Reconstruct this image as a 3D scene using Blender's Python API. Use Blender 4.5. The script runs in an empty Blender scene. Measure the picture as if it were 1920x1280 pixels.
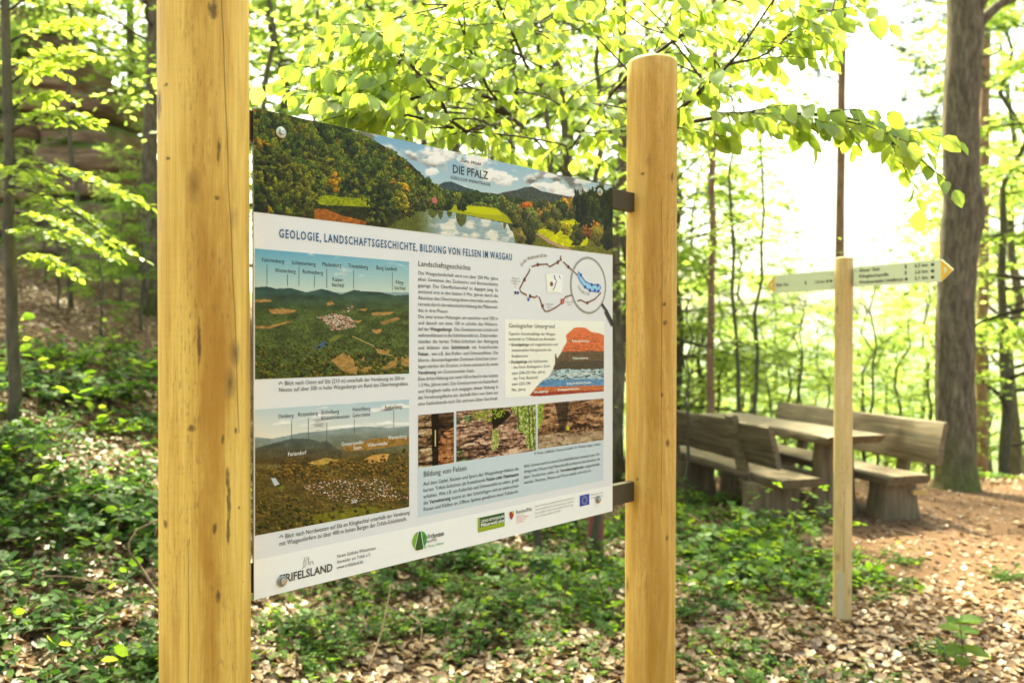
import bpy, math, random
import numpy as np
from math import radians, sin, cos, pi, sqrt, atan2

# ---------------------------------------------------------------- camera, sky, sun, exposure
scene = bpy.context.scene
EYE = 1.61            # camera height above the trail
FPX = 1530.0          # focal length in pixels of a 1920 px wide frame
cam_data = bpy.data.cameras.new("camera")
cam = bpy.data.objects.new("camera", cam_data)
scene.collection.objects.link(cam)
cam.location = (0, 0, EYE)
cam.rotation_euler = (radians(90 - 0.187), 0, 0)
cam_data.sensor_width = 36.0
cam_data.lens = FPX / 1920 * 36.0
cam_data.clip_start = 0.05
cam_data.clip_end = 12000
cam_data.dof.use_dof = True
cam_data.dof.focus_distance = 1.95
cam_data.dof.aperture_fstop = 3.0
scene.camera = cam

SUN_AZ, SUN_EL = -14.0, 58.0       # azimuth from +Y towards +X, elevation (degrees)
world = bpy.data.worlds.new("World")
scene.world = world
world.use_nodes = True
wn = world.node_tree.nodes
wl = world.node_tree.links
bg = wn["Background"]
sky = wn.new("ShaderNodeTexSky")
sky.sky_type = 'NISHITA'
sky.sun_disc = False
sky.sun_elevation = radians(SUN_EL)
sky.sun_rotation = radians(SUN_AZ)
sky.air_density = 1.0
sky.dust_density = 6.0
sky.ozone_density = 0.6
wl.new(sky.outputs[0], bg.inputs[0])
bg.inputs[1].default_value = 0.15
sun_data = bpy.data.lights.new("sun", 'SUN')
sun_data.energy = 5.0
sun_data.angle = radians(1.5)
sun_data.color = (1.0, 0.94, 0.84)
sun = bpy.data.objects.new("sun", sun_data)
scene.collection.objects.link(sun)
_sd = (sin(radians(SUN_AZ)) * cos(radians(SUN_EL)), cos(radians(SUN_AZ)) * cos(radians(SUN_EL)), sin(radians(SUN_EL)))
from mathutils import Vector, Matrix
sun.rotation_euler = Vector(_sd).to_track_quat('Z', 'Y').to_euler()
sun.location = (0, 0, 30)
vs = scene.view_settings
vs.view_transform = 'Standard'
vs.look = 'None'
vs.exposure = 2.2
vs.gamma = 1.0
vs.use_white_balance = True
vs.white_balance_temperature = 7750
vs.white_balance_tint = -13
scene.cycles.max_bounces = 8
scene.cycles.diffuse_bounces = 4
scene.cycles.transmission_bounces = 4
scene.cycles.transparent_max_bounces = 4
scene.cycles.sample_clamp_indirect = 6.0
scene.cycles.use_denoising = True
try:
    scene.cycles.denoiser = 'OPENIMAGEDENOISE'
    scene.cycles.denoising_input_passes = 'RGB_ALBEDO_NORMAL'
    scene.cycles.denoising_prefilter = 'ACCURATE'
except Exception:
    pass

# ---------------------------------------------------------------- helpers
COL = scene.collection
rng = np.random.default_rng(11)
random.seed(5)

def at(px, py, Z):
    """world point seen at photo pixel (1920 px wide frame) at depth Z"""
    return np.array([(px - 960) / FPX * Z, Z, EYE + (635 - py) / FPX * Z])

def tag(o, label=None, cat=None, group=None, kind=None):
    if label: o["label"] = label
    if cat: o["category"] = cat
    if group: o["group"] = group
    if kind: o["kind"] = kind
    return o

def empty(name, loc, label=None, cat=None, group=None, rz=0.0, kind=None):
    o = bpy.data.objects.new(name, None)
    COL.objects.link(o)
    o.location = tuple(loc)
    o.rotation_euler = (0, 0, rz)
    o.empty_display_size = 0.1
    return tag(o, label, cat, group, kind)

def root_loc(p):
    while p is not None and p.parent is not None:
        p = p.parent
    return np.array(p.location) if p is not None else np.zeros(3)

def mesh_np(name, V, F, smooth=True):
    """V (n,3); F list of index tuples or an int array (m,k)"""
    me = bpy.data.meshes.new(name)
    V = np.asarray(V, dtype=np.float32)
    if isinstance(F, np.ndarray):
        m, k = F.shape
        me.vertices.add(len(V)); me.vertices.foreach_set("co", V.ravel())
        me.loops.add(m * k); me.loops.foreach_set("vertex_index", F.astype(np.int32).ravel())
        me.polygons.add(m)
        me.polygons.foreach_set("loop_start", np.arange(0, m * k, k, dtype=np.int32))
        me.polygons.foreach_set("loop_total", np.full(m, k, dtype=np.int32))
        me.update(calc_edges=True)
    else:
        me.from_pydata([tuple(map(float, v)) for v in V], [], [tuple(map(int, f)) for f in F])
        me.update()
    if smooth:
        me.polygons.foreach_set("use_smooth", np.ones(len(me.polygons), dtype=bool))
    return me

def obj(name, me, mat, parent=None):
    o = bpy.data.objects.new(name, me)
    COL.objects.link(o)
    if mat is not None and len(me.materials) == 0:
        me.materials.append(mat)
    if parent is not None:
        o.parent = parent
    return o

def build(name, V, F, mat, parent=None, smooth=True):
    """mesh from WORLD coordinates; stored relative to the parent's root empty"""
    V = np.asarray(V, dtype=float)
    if parent is not None:
        V = V - root_loc(parent)
    return obj(name, mesh_np(name, V, F, smooth), mat, parent)

class Geo:
    def __init__(self): self.V = []; self.F = []; self.n = 0
    def add(self, V, F):
        V = np.asarray(V, float)
        self.V.append(V)
        self.F.extend([tuple(int(i) + self.n for i in f) for f in F])
        self.n += len(V)
    def build(self, name, mat, parent=None, smooth=True):
        return build(name, np.concatenate(self.V), self.F, mat, parent, smooth)
    def mesh(self, name, smooth=True):
        return mesh_np(name, np.concatenate(self.V), self.F, smooth)

def frame(d):
    d = d / (np.linalg.norm(d) + 1e-9)
    a = np.array([0, 0, 1.0]) if abs(d[2]) < 0.95 else np.array([1.0, 0, 0])
    s = np.cross(d, a); s /= np.linalg.norm(s)
    return s, np.cross(s, d)

def tube(pts, rads, sides=8, wob=0.0, cap=True, seed=0):
    pts = [np.asarray(p, float) for p in pts]
    r = np.random.default_rng(seed)
    V = []; F = []
    n = len(pts)
    ang = np.arange(sides) * 2 * pi / sides
    s0 = None
    for i, p in enumerate(pts):
        d = pts[min(i + 1, n - 1)] - pts[max(i - 1, 0)]
        d = d / (np.linalg.norm(d) + 1e-9)
        if s0 is None:
            s, t = frame(d)
        else:
            s = s0 - d * np.dot(s0, d); s /= (np.linalg.norm(s) + 1e-9); t = np.cross(s, d)
        s0 = s
        rr = rads[i] * (1 + wob * r.uniform(-1, 1, sides))
        V.append(p + np.outer(np.cos(ang) * rr, s) + np.outer(np.sin(ang) * rr, t))
    for i in range(n - 1):
        for j in range(sides):
            a = i * sides + j; b = i * sides + (j + 1) % sides
            F.append((a, b, b + sides, a + sides))
    if cap:
        F.append(tuple(range(sides))[::-1]); F.append(tuple(range((n - 1) * sides, n * sides)))
    return np.concatenate(V), F

def box_uv(o, u, v, n, u0, u1, v0, v1, n0, n1):
    """box in a local frame (origin o, axes u v n)"""
    V = []
    for a in (u0, u1):
        for b in (v0, v1):
            for c in (n0, n1):
                V.append(o + u * a + v * b + n * c)
    F = [(0, 1, 3, 2), (4, 6, 7, 5), (0, 4, 5, 1), (2, 3, 7, 6), (0, 2, 6, 4), (1, 5, 7, 3)]
    return np.array(V), F

def bevel(o, w, seg=2):
    m = o.modifiers.new("bevel", 'BEVEL'); m.width = w; m.segments = seg; m.limit_method = 'ANGLE'
    return o

def spline(pts, n):
    """Catmull-Rom through points -> n samples"""
    P = [np.asarray(p, float) for p in pts]
    P = [2 * P[0] - P[1]] + P + [2 * P[-1] - P[-2]]
    out = []
    m = len(P) - 3
    for k in range(n):
        t = k / (n - 1) * m
        i = min(int(t), m - 1); f = t - i
        a, b, c, d = P[i], P[i + 1], P[i + 2], P[i + 3]
        out.append(0.5 * (2 * b + (c - a) * f + (2 * a - 5 * b + 4 * c - d) * f * f + (3 * b - a - 3 * c + d) * f ** 3))
    return out

# numpy value noise --------------------------------------------------------
def _h(ix, iy, seed):
    n = (ix.astype(np.int64) * 374761393 + iy.astype(np.int64) * 668265263 + seed * 974634777) & 0xffffffff
    n = ((n ^ (n >> 13)) * 1274126177) & 0xffffffff
    return ((n ^ (n >> 16)) & 0xffff) / 65535.0

def vnoise(x, y, seed=0):
    x = np.asarray(x, float); y = np.asarray(y, float)
    ix = np.floor(x); iy = np.floor(y); fx = x - ix; fy = y - iy
    fx = fx * fx * (3 - 2 * fx); fy = fy * fy * (3 - 2 * fy)
    a = _h(ix, iy, seed); b = _h(ix + 1, iy, seed); c = _h(ix, iy + 1, seed); d = _h(ix + 1, iy + 1, seed)
    return (a * (1 - fx) + b * fx) * (1 - fy) + (c * (1 - fx) + d * fx) * fy

def fbm(x, y, seed=0, oct=4):
    s = 0; a = 0.5; t = 0
    for k in range(oct):
        s = s + a * vnoise(x * 2 ** k, y * 2 ** k, seed + k * 17); t += a; a *= 0.5
    return s / t

# ---------------------------------------------------------------- materials
def mat(name):
    m = bpy.data.materials.new(name)
    m.use_nodes = True
    nt = m.node_tree
    return m, nt, nt.nodes["Principled BSDF"]

def N(nt, typ, **kw):
    n = nt.nodes.new(typ)
    for k, v in kw.items():
        if k.startswith("i_"):
            n.inputs[k[2:].replace("_", " ")].default_value = v
        else:
            setattr(n, k, v)
    return n

def ramp(nt, stops, interp='LINEAR'):
    n = nt.nodes.new("ShaderNodeValToRGB")
    e = n.color_ramp.elements
    n.color_ramp.interpolation = interp
    e[0].position = stops[0][0]; e[0].color = (*stops[0][1], 1)
    e[1].position = stops[-1][0]; e[1].color = (*stops[-1][1], 1)
    for p, c in stops[1:-1]:
        q = e.new(p); q.color = (*c, 1)
    return n

def plain(name, col, rough=0.5, metal=0.0, spec=0.5):
    m, nt, b = mat(name)
    b.inputs["Base Color"].default_value = (*col, 1)
    b.inputs["Roughness"].default_value = rough
    b.inputs["Metallic"].default_value = metal
    b.inputs["Specular IOR Level"].default_value = spec
    return m

def mapped(nt, scale, coord="Object", rot=(0, 0, 0)):
    tc = N(nt, "ShaderNodeTexCoord"); mp = N(nt, "ShaderNodeMapping")
    mp.inputs["Scale"].default_value = scale; mp.inputs["Rotation"].default_value = rot
    nt.links.new(tc.outputs[coord], mp.inputs["Vector"])
    return mp.outputs["Vector"]

def noise(nt, vec, scale, detail=4, rough=0.55, dist=0.0):
    n = N(nt, "ShaderNodeTexNoise")
    n.inputs["Scale"].default_value = scale; n.inputs["Detail"].default_value = detail
    n.inputs["Roughness"].default_value = rough; n.inputs["Distortion"].default_value = dist
    if vec is not None: nt.links.new(vec, n.inputs["Vector"])
    return n

def mixc(nt, fac, a, b, mode='MIX'):
    n = N(nt, "ShaderNodeMix", data_type='RGBA', blend_type=mode)
    L = nt.links
    if isinstance(fac, (int, float)): n.inputs[0].default_value = fac
    else: L.new(fac, n.inputs[0])
    for i, c in ((6, a), (7, b)):
        if isinstance(c, tuple): n.inputs[i].default_value = (*c, 1)
        else: L.new(c, n.inputs[i])
    return n.outputs[2]

def mth(nt, op, a, b=None, c=None):
    n = N(nt, "ShaderNodeMath", operation=op)
    for i, v in enumerate((a, b, c)):
        if v is None: continue
        if isinstance(v, (int, float)): n.inputs[i].default_value = v
        else: nt.links.new(v, n.inputs[i])
    return n.outputs[0]

def bump(nt, b, h, strength=0.4, dist=0.01):
    n = N(nt, "ShaderNodeBump"); n.inputs["Strength"].default_value = strength; n.inputs["Distance"].default_value = dist
    nt.links.new(h, n.inputs["Height"]); nt.links.new(n.outputs[0], b.inputs["Normal"])

def leaf_mat(name, stops, trans, tmix=0.5, rough=0.45, gloss=0.06):
    """two-sided leaf: diffuse reflection, tinted transmission and a little sheen"""
    m = bpy.data.materials.new(name); m.use_nodes = True
    nt = m.node_tree; L = nt.links
    for n in list(nt.nodes):
        if n.type != 'OUTPUT_MATERIAL': nt.nodes.remove(n)
    out = [n for n in nt.nodes if n.type == 'OUTPUT_MATERIAL'][0]
    g = N(nt, "ShaderNodeNewGeometry")
    r = ramp(nt, stops); L.new(g.outputs["Random Per Island"], r.inputs[0])
    r2 = ramp(nt, trans); L.new(g.outputs["Random Per Island"], r2.inputs[0])
    tc = N(nt, "ShaderNodeTexCoord")
    nz = noise(nt, tc.outputs["Object"], 35.0, 2)
    var = ramp(nt, [(0.3, (0.8, 0.8, 0.8)), (0.7, (1.1, 1.1, 1.1))]); L.new(nz.outputs[0], var.inputs[0])
    d = N(nt, "ShaderNodeBsdfDiffuse"); t = N(nt, "ShaderNodeBsdfTranslucent"); gl = N(nt, "ShaderNodeBsdfGlossy")
    L.new(mixc(nt, 1.0, r.outputs[0], var.outputs[0], 'MULTIPLY'), d.inputs[0])
    L.new(mixc(nt, 1.0, r2.outputs[0], var.outputs[0], 'MULTIPLY'), t.inputs[0])
    gl.inputs["Roughness"].default_value = rough; gl.inputs[0].default_value = (1, 1, 1, 1)
    a = N(nt, "ShaderNodeMixShader"); a.inputs[0].default_value = tmix
    L.new(d.outputs[0], a.inputs[1]); L.new(t.outputs[0], a.inputs[2])
    b = N(nt, "ShaderNodeMixShader"); b.inputs[0].default_value = gloss
    L.new(a.outputs[0], b.inputs[1]); L.new(gl.outputs[0], b.inputs[2])
    L.new(b.outputs[0], out.inputs[0])
    return m

M = {}
M['beech'] = leaf_mat("beech_leaf", [(0, (0.10, 0.20, 0.025)), (0.5, (0.15, 0.26, 0.03)), (1, (0.21, 0.31, 0.05))],
                      [(0, (0.36, 0.49, 0.05)), (0.5, (0.48, 0.59, 0.065)), (1, (0.61, 0.68, 0.12))], 0.6, gloss=0.035)
M['beech_far'] = leaf_mat("spring_leaf", [(0, (0.09, 0.17, 0.025)), (0.5, (0.15, 0.24, 0.03)), (1, (0.24, 0.31, 0.06))],
                          [(0, (0.33, 0.48, 0.07)), (0.5, (0.45, 0.58, 0.10)), (1, (0.60, 0.68, 0.18))], 0.6, gloss=0.02)
M['shrub'] = leaf_mat("shrub_leaf", [(0, (0.045, 0.10, 0.02)), (0.6, (0.08, 0.16, 0.03)), (1, (0.14, 0.24, 0.04))],
                      [(0, (0.16, 0.30, 0.02)), (0.6, (0.32, 0.50, 0.04)), (1, (0.50, 0.64, 0.07))], 0.5, 0.5, 0.015)
M['bramble'] = leaf_mat("bramble_leaf", [(0, (0.018, 0.042, 0.010)), (0.5, (0.04, 0.085, 0.02)), (0.85, (0.065, 0.125, 0.03)), (1, (0.13, 0.22, 0.04))],
                        [(0, (0.04, 0.10, 0.012)), (0.6, (0.10, 0.22, 0.02)), (1, (0.26, 0.42, 0.05))], 0.35, 0.5, 0.012)
M['needle'] = leaf_mat("pine_needle", [(0, (0.03, 0.05, 0.03)), (1, (0.06, 0.09, 0.05))],
                       [(0, (0.03, 0.05, 0.02)), (1, (0.06, 0.10, 0.04))], 0.25)
M['litter'] = leaf_mat("dry_leaf", [(0, (0.06, 0.03, 0.016)), (0.25, (0.15, 0.082, 0.042)), (0.55, (0.225, 0.128, 0.062)), (0.85, (0.31, 0.192, 0.10)), (1, (0.42, 0.285, 0.165))],
                       [(0, (0.2, 0.09, 0.03)), (1, (0.45, 0.27, 0.12))], 0.18, 0.45, 0.05)

def bark_mat(name, c0, c1, c2, vscale=(14, 14, 2.5), bs=0.8, bd=0.03, moss=None):
    m, nt, b = mat(name)
    L = nt.links
    v = mapped(nt, vscale)
    n1 = noise(nt, v, 1.0, 6, 0.65, 0.4)
    n2 = noise(nt, mapped(nt, (3, 3, 1.2)), 1.0, 3)
    r = ramp(nt, [(0.3, c0), (0.5, c1), (0.75, c2)]); L.new(n1.outputs[0], r.inputs[0])
    col = mixc(nt, mth(nt, 'MULTIPLY', n2.outputs[0], 0.6), r.outputs[0], c0)
    if moss:
        tc = N(nt, "ShaderNodeTexCoord"); sx = N(nt, "ShaderNodeSeparateXYZ"); L.new(tc.outputs["Object"], sx.inputs[0])
        hgt = N(nt, "ShaderNodeMapRange"); hgt.inputs[1].default_value = moss[0]; hgt.inputs[2].default_value = moss[1]
        hgt.inputs[3].default_value = 1.0; hgt.inputs[4].default_value = 0.12
        L.new(sx.outputs[2], hgt.inputs[0])
        n3 = noise(nt, mapped(nt, (5, 5, 3)), 1.0, 5)
        f = mth(nt, 'MULTIPLY', hgt.outputs[0], mth(nt, 'MULTIPLY', n3.outputs[0], 1.7))
        f = mth(nt, 'SMOOTH_MIN', mth(nt, 'MAXIMUM', mth(nt, 'SUBTRACT', f, 0.25), 0.0), 0.85, 0.2)
        col = mixc(nt, f, col, (0.12, 0.14, 0.02))
    L.new(col, b.inputs["Base Color"])
    b.inputs["Roughness"].default_value = 0.9
    b.inputs["Specular IOR Level"].default_value = 0.2
    bump(nt, b, n1.outputs[0], bs, bd)
    return m

M['bark_oak'] = bark_mat("bark_grey_brown", (0.055, 0.042, 0.028), (0.17, 0.135, 0.09), (0.36, 0.30, 0.20), (22, 22, 6), 1.0, 0.04, (0.05, 1.0))
M['bark_pine'] = bark_mat("bark_orange_pine", (0.13, 0.065, 0.04), (0.30, 0.17, 0.11), (0.45, 0.29, 0.20), (10, 10, 3), 0.7, 0.02)
M['bark_beech'] = bark_mat("bark_beech", (0.05, 0.045, 0.03), (0.11, 0.095, 0.065), (0.18, 0.16, 0.11), (25, 25, 8), 0.3, 0.004)
M['twig'] = bark_mat("twig_bark", (0.03, 0.024, 0.017), (0.06, 0.045, 0.03), (0.10, 0.075, 0.05), (30, 30, 8), 0.3, 0.002)
M['stem'] = bark_mat("bramble_stem", (0.05, 0.03, 0.02), (0.10, 0.055, 0.03), (0.16, 0.10, 0.06), (30, 30, 8), 0.3, 0.002)
M['drystick'] = bark_mat("dry_stick", (0.10, 0.06, 0.04), (0.22, 0.14, 0.09), (0.38, 0.27, 0.18), (30, 30, 8), 0.4, 0.003)

def post_mat(name, base=((0.50, 0.285, 0.050), (0.69, 0.455, 0.100), (0.80, 0.58, 0.165)), cracks=(), stain=0.85, seed=0.0, marks=(), streaks=()):
    """peeled softwood pole: ring grain, resin streaks, knots, saw marks and drying cracks at given angles"""
    m, nt, b = mat(name)
    L = nt.links
    tc = N(nt, "ShaderNodeTexCoord"); sx = N(nt, "ShaderNodeSeparateXYZ"); L.new(tc.outputs["Object"], sx.inputs[0])
    ang = mth(nt, 'ARCTAN2', sx.outputs[1], sx.outputs[0])
    z = sx.outputs[2]
    off = N(nt, "ShaderNodeVectorMath", operation='ADD'); L.new(tc.outputs["Object"], off.inputs[0]); off.inputs[1].default_value = (seed, seed * 2, seed * 3)
    def nz(scale, s, d=4, ro=0.55, di=0.0):
        mp = N(nt, "ShaderNodeMapping"); mp.inputs["Scale"].default_value = scale; L.new(off.outputs[0], mp.inputs["Vector"])
        return noise(nt, mp.outputs[0], s, d, ro, di).outputs[0]
    grain = nz((130, 130, 2.6), 1.0, 6, 0.7, 0.5)
    fine = nz((420, 420, 9), 1.0, 3, 0.6)
    broad = nz((9, 9, 1.3), 1.0, 4, 0.55, 0.8)
    rings = nz((6, 6, 140), 1.0, 2, 0.5)              # fine lathe marks across the pole
    c = ramp(nt, [(0.34, base[0]), (0.52, base[1]), (0.70, base[2])])
    L.new(mth(nt, 'ADD', mth(nt, 'ADD', mth(nt, 'MULTIPLY', grain, 0.55), mth(nt, 'MULTIPLY', mth(nt, 'SUBTRACT', fine, 0.5), 0.45)), mth(nt, 'ADD', mth(nt, 'MULTIPLY', broad, 0.42), mth(nt, 'MULTIPLY', rings, 0.06))), c.inputs[0])
    col = c.outputs[0]
    st = N(nt, "ShaderNodeMapRange"); st.inputs[1].default_value = 0.44; st.inputs[2].default_value = 0.70
    L.new(nz((11, 11, 1.1), 1.0, 5, 0.6, 1.2), st.inputs[0])
    col = mixc(nt, mth(nt, 'MULTIPLY', st.outputs[0], stain), col, (0.40, 0.20, 0.03))
    # small dark bruises and knots
    vo = N(nt, "ShaderNodeTexVoronoi"); mp = N(nt, "ShaderNodeMapping"); mp.inputs["Scale"].default_value = (16, 16, 7)
    L.new(off.outputs[0], mp.inputs["Vector"]); L.new(mp.outputs[0], vo.inputs["Vector"]); vo.inputs["Scale"].default_value = 1.0
    sel = N(nt, "ShaderNodeSeparateColor"); L.new(vo.outputs["Color"], sel.inputs[0])
    kn = N(nt, "ShaderNodeMapRange"); kn.inputs[1].default_value = 0.12; kn.inputs[2].default_value = 0.36; kn.inputs[3].default_value = 1; kn.inputs[4].default_value = 0
    L.new(mth(nt, 'ADD', vo.outputs["Distance"], mth(nt, 'MULTIPLY', nz((60, 60, 30), 1.0, 3), 0.2)), kn.inputs[0])
    kf = mth(nt, 'MULTIPLY', kn.outputs[0], mth(nt, 'GREATER_THAN', sel.outputs[0], 0.74))
    col = mixc(nt, mth(nt, 'MULTIPLY', kf, 0.75), col, (0.085, 0.05, 0.02))
    # speckle of dark scratches
    sp = N(nt, "ShaderNodeMapRange"); sp.inputs[1].default_value = 0.56; sp.inputs[2].default_value = 0.66
    L.new(nz((260, 260, 34), 1.0, 3, 0.7), sp.inputs[0])
    area = N(nt, "ShaderNodeMapRange"); area.inputs[1].default_value = 0.47; area.inputs[2].default_value = 0.60
    L.new(nz((14, 14, 3), 1.0, 2), area.inputs[0])
    col = mixc(nt, mth(nt, 'MULTIPLY', mth(nt, 'MULTIPLY', sp.outputs[0], area.outputs[0]), 0.55), col, (0.12, 0.07, 0.03))
    # amber resin streaks at given angles, and bruises / knots at given places
    edge = mth(nt, 'SUBTRACT', nz((45, 45, 9), 1.0, 4, 0.65), 0.5)
    edge2 = mth(nt, 'SUBTRACT', nz((120, 120, 45), 1.0, 4, 0.7), 0.5)
    for (a0, slope, z0, z1, wdt, amt) in streaks:
        wob = mth(nt, 'MULTIPLY', mth(nt, 'SUBTRACT', nz((0.001, 0.001, 5.0), 1.0, 4, 0.6), 0.5), 0.5)
        d = mth(nt, 'ABSOLUTE', mth(nt, 'SUBTRACT', ang, mth(nt, 'ADD', mth(nt, 'ADD', mth(nt, 'MULTIPLY', z, slope), a0), wob)))
        mk = N(nt, "ShaderNodeMapRange"); mk.inputs[1].default_value = 0.0; mk.inputs[2].default_value = wdt * 1.7; mk.inputs[3].default_value = 1; mk.inputs[4].default_value = 0
        L.new(mth(nt, 'ADD', d, mth(nt, 'MULTIPLY', edge, wdt * 3.2)), mk.inputs[0])
        zr = N(nt, "ShaderNodeMapRange"); zr.inputs[1].default_value = z0 - .06; zr.inputs[2].default_value = z0 + .12; L.new(mth(nt, 'ADD', z, mth(nt, 'MULTIPLY', edge, .3)), zr.inputs[0])
        zs = N(nt, "ShaderNodeMapRange"); zs.inputs[1].default_value = z1 - .12; zs.inputs[2].default_value = z1 + .06; zs.inputs[3].default_value = 1; zs.inputs[4].default_value = 0; L.new(mth(nt, 'ADD', z, mth(nt, 'MULTIPLY', edge, .3)), zs.inputs[0])
        f = mth(nt, 'MULTIPLY', mk.outputs[0], mth(nt, 'MULTIPLY', zr.outputs[0], zs.outputs[0]))
        col = mixc(nt, mth(nt, 'MULTIPLY', f, amt), col, (0.36, 0.165, 0.018))
    for (a0, z0, wa, hz) in marks:
        dx = mth(nt, 'DIVIDE', mth(nt, 'SUBTRACT', ang, a0), wa); dz = mth(nt, 'DIVIDE', mth(nt, 'SUBTRACT', z, z0), hz)
        d = mth(nt, 'ADD', mth(nt, 'ADD', mth(nt, 'MULTIPLY', dx, dx), mth(nt, 'MULTIPLY', dz, dz)), mth(nt, 'MULTIPLY', edge2, 3.0))
        mk = N(nt, "ShaderNodeMapRange"); mk.inputs[1].default_value = 0.1; mk.inputs[2].default_value = 1.0; mk.inputs[3].default_value = 1; mk.inputs[4].default_value = 0
        L.new(d, mk.inputs[0]); col = mixc(nt, mth(nt, 'MULTIPLY', mk.outputs[0], 0.8), col, (0.06, 0.032, 0.012))
    height = mth(nt, 'ADD', mth(nt, 'MULTIPLY', grain, 0.4), mth(nt, 'MULTIPLY', rings, 0.3))
    for (a0, slope, z0, z1, wdt) in cracks:
        wob = mth(nt, 'MULTIPLY', mth(nt, 'SUBTRACT', nz((0.001, 0.001, 3.0), 1.0, 5, 0.6), 0.5), 0.22)
        tgt = mth(nt, 'ADD', mth(nt, 'ADD', mth(nt, 'MULTIPLY', z, slope), a0), wob)
        d = mth(nt, 'ABSOLUTE', mth(nt, 'SUBTRACT', ang, tgt))
        mk = N(nt, "ShaderNodeMapRange"); mk.inputs[1].default_value = wdt * 0.5; mk.inputs[2].default_value = wdt * 1.3
        mk.inputs[3].default_value = 1; mk.inputs[4].default_value = 0; L.new(d, mk.inputs[0])
        f = mth(nt, 'MULTIPLY', mk.outputs[0], mth(nt, 'MULTIPLY', mth(nt, 'GREATER_THAN', z, z0), mth(nt, 'LESS_THAN', z, z1)))
        col = mixc(nt, mth(nt, 'MULTIPLY', f, 0.85), col, (0.07, 0.035, 0.012))
        height = mth(nt, 'SUBTRACT', height, mth(nt, 'MULTIPLY', f, 1.6))
    L.new(col, b.inputs["Base Color"])
    b.inputs["Roughness"].default_value = 0.6
    b.inputs["Specular IOR Level"].default_value = 0.3
    bump(nt, b, height, 0.35, 0.0025)
    return m

def wood_mat(name, c0, c1, c2, axis=1, grey=0.5):
    m, nt, b = mat(name)
    L = nt.links
    sc = [28, 28, 28]; sc[axis] = 1.6
    g = noise(nt, mapped(nt, tuple(sc)), 1.0, 6, 0.65, 0.5)
    n2 = noise(nt, mapped(nt, (4, 4, 4)), 1.0, 4)
    r = ramp(nt, [(0.28, c0), (0.5, c1), (0.74, c2)]); L.new(g.outputs[0], r.inputs[0])
    f = N(nt, "ShaderNodeMapRange"); f.inputs[1].default_value = 0.42; f.inputs[2].default_value = 0.66; L.new(n2.outputs[0], f.inputs[0])
    col = mixc(nt, mth(nt, 'MULTIPLY', f.outputs[0], grey), r.outputs[0], (0.10, 0.095, 0.045))
    L.new(col, b.inputs["Base Color"])
    b.inputs["Roughness"].default_value = 0.75
    bump(nt, b, g.outputs[0], 0.6, 0.008)
    return m
M['bench'] = wood_mat("weathered_oak", (0.045, 0.03, 0.017), (0.145, 0.098, 0.053), (0.28, 0.20, 0.118), 1, 0.35)
M['log'] = wood_mat("weathered_log", (0.06, 0.038, 0.02), (0.15, 0.098, 0.054), (0.27, 0.185, 0.105), 2, 0.25)
M['steel'] = plain("galvanised_steel", (0.45, 0.45, 0.42), 0.35, 0.9)
M['steel_dull'] = plain("bracket_grey", (0.30, 0.31, 0.27), 0.5, 0.6)
M['bronze'] = plain("bronze_rail", (0.055, 0.042, 0.024), 0.5, 0.2)
M['washer'] = plain("nylon_washer", (0.55, 0.54, 0.42), 0.2, 0.3)
M['edge'] = plain("panel_core_black", (0.02, 0.02, 0.018), 0.4)
M['signboard'] = plain("sign_enamel", (0.62, 0.66, 0.42), 0.4)
M['sign_yellow'] = plain("sign_yellow", (0.80, 0.42, 0.02), 0.4)
M['sign_text'] = plain("sign_black", (0.03, 0.03, 0.03), 0.5)
M['pale_plate'] = plain("pale_plate", (0.50, 0.40, 0.25), 0.8, 0, 0.1)

# ---------------------------------------------------------------- terrain
def sp(x, w): return w * np.logaddexp(0, np.asarray(x, float) / w)
def sig(x): return 1 / (1 + np.exp(-np.clip(np.asarray(x, float), -40, 40)))

def H(x, y):
    x = np.asarray(x, float); y = np.asarray(y, float)
    left = 0.46 * sp(-(x + 1.0), 0.4)
    left = 2.3 - sp(2.3 - left, 0.35) + 0.03 * sp(-(x + 6), 1.0)
    left = left * sig((y - 0.2) / 0.8) * (0.35 + 0.65 * sig((y - 3.2) / 0.8))
    up = 0.045 * (sp(y - 3.5, 0.5) - sp(y - 13, 0.5)) * sig((-x + 0.2) / 0.7)
    drop = (sp(y - 10.8, 1.2) - sp(y - 160, 20)) * sig((x + 3.2 + 0.02 * y) / 1.2)
    z = left + up - 0.36 * drop + 0.09 * np.exp(-((x - 2.8) ** 2 + (y - 7.6) ** 2) / 3.5)
    near = np.exp(-(x * x + (y - 6) ** 2) / 900.0)
    z = z + near * 0.10 * (fbm(x * 0.8 + 40, y * 0.8 + 40, 3, 3) - 0.5) + (1 - near) * 5.0 * (fbm(x * 0.02, y * 0.02, 9, 3) - 0.5)
    return z

def gcoord(lo, hi, c0, c1, step, growth=1.13):
    mid = list(np.arange(c0, c1 + 1e-6, step))
    a = []; s = step; v = c0
    while v > lo: s *= growth; v -= s; a.append(v)
    b = []; s = step; v = c1
    while v < hi: s *= growth; v += s; b.append(v)
    return np.array(a[::-1] + mid + b)

def grid_mesh(name, xs, ys, zf, mat_, kind="structure"):
    X, Y = np.meshgrid(xs, ys)
    V = np.stack([X, Y, zf(X, Y)], -1).reshape(-1, 3)
    nx, ny = len(xs), len(ys)
    i = np.arange(ny - 1)[:, None] * nx + np.arange(nx - 1)[None, :]
    F = np.stack([i, i + 1, i + nx + 1, i + nx], -1).reshape(-1, 4)
    o = obj(name, mesh_np(name, V, F), mat_)
    tag(o, kind=kind)
    return o

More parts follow.
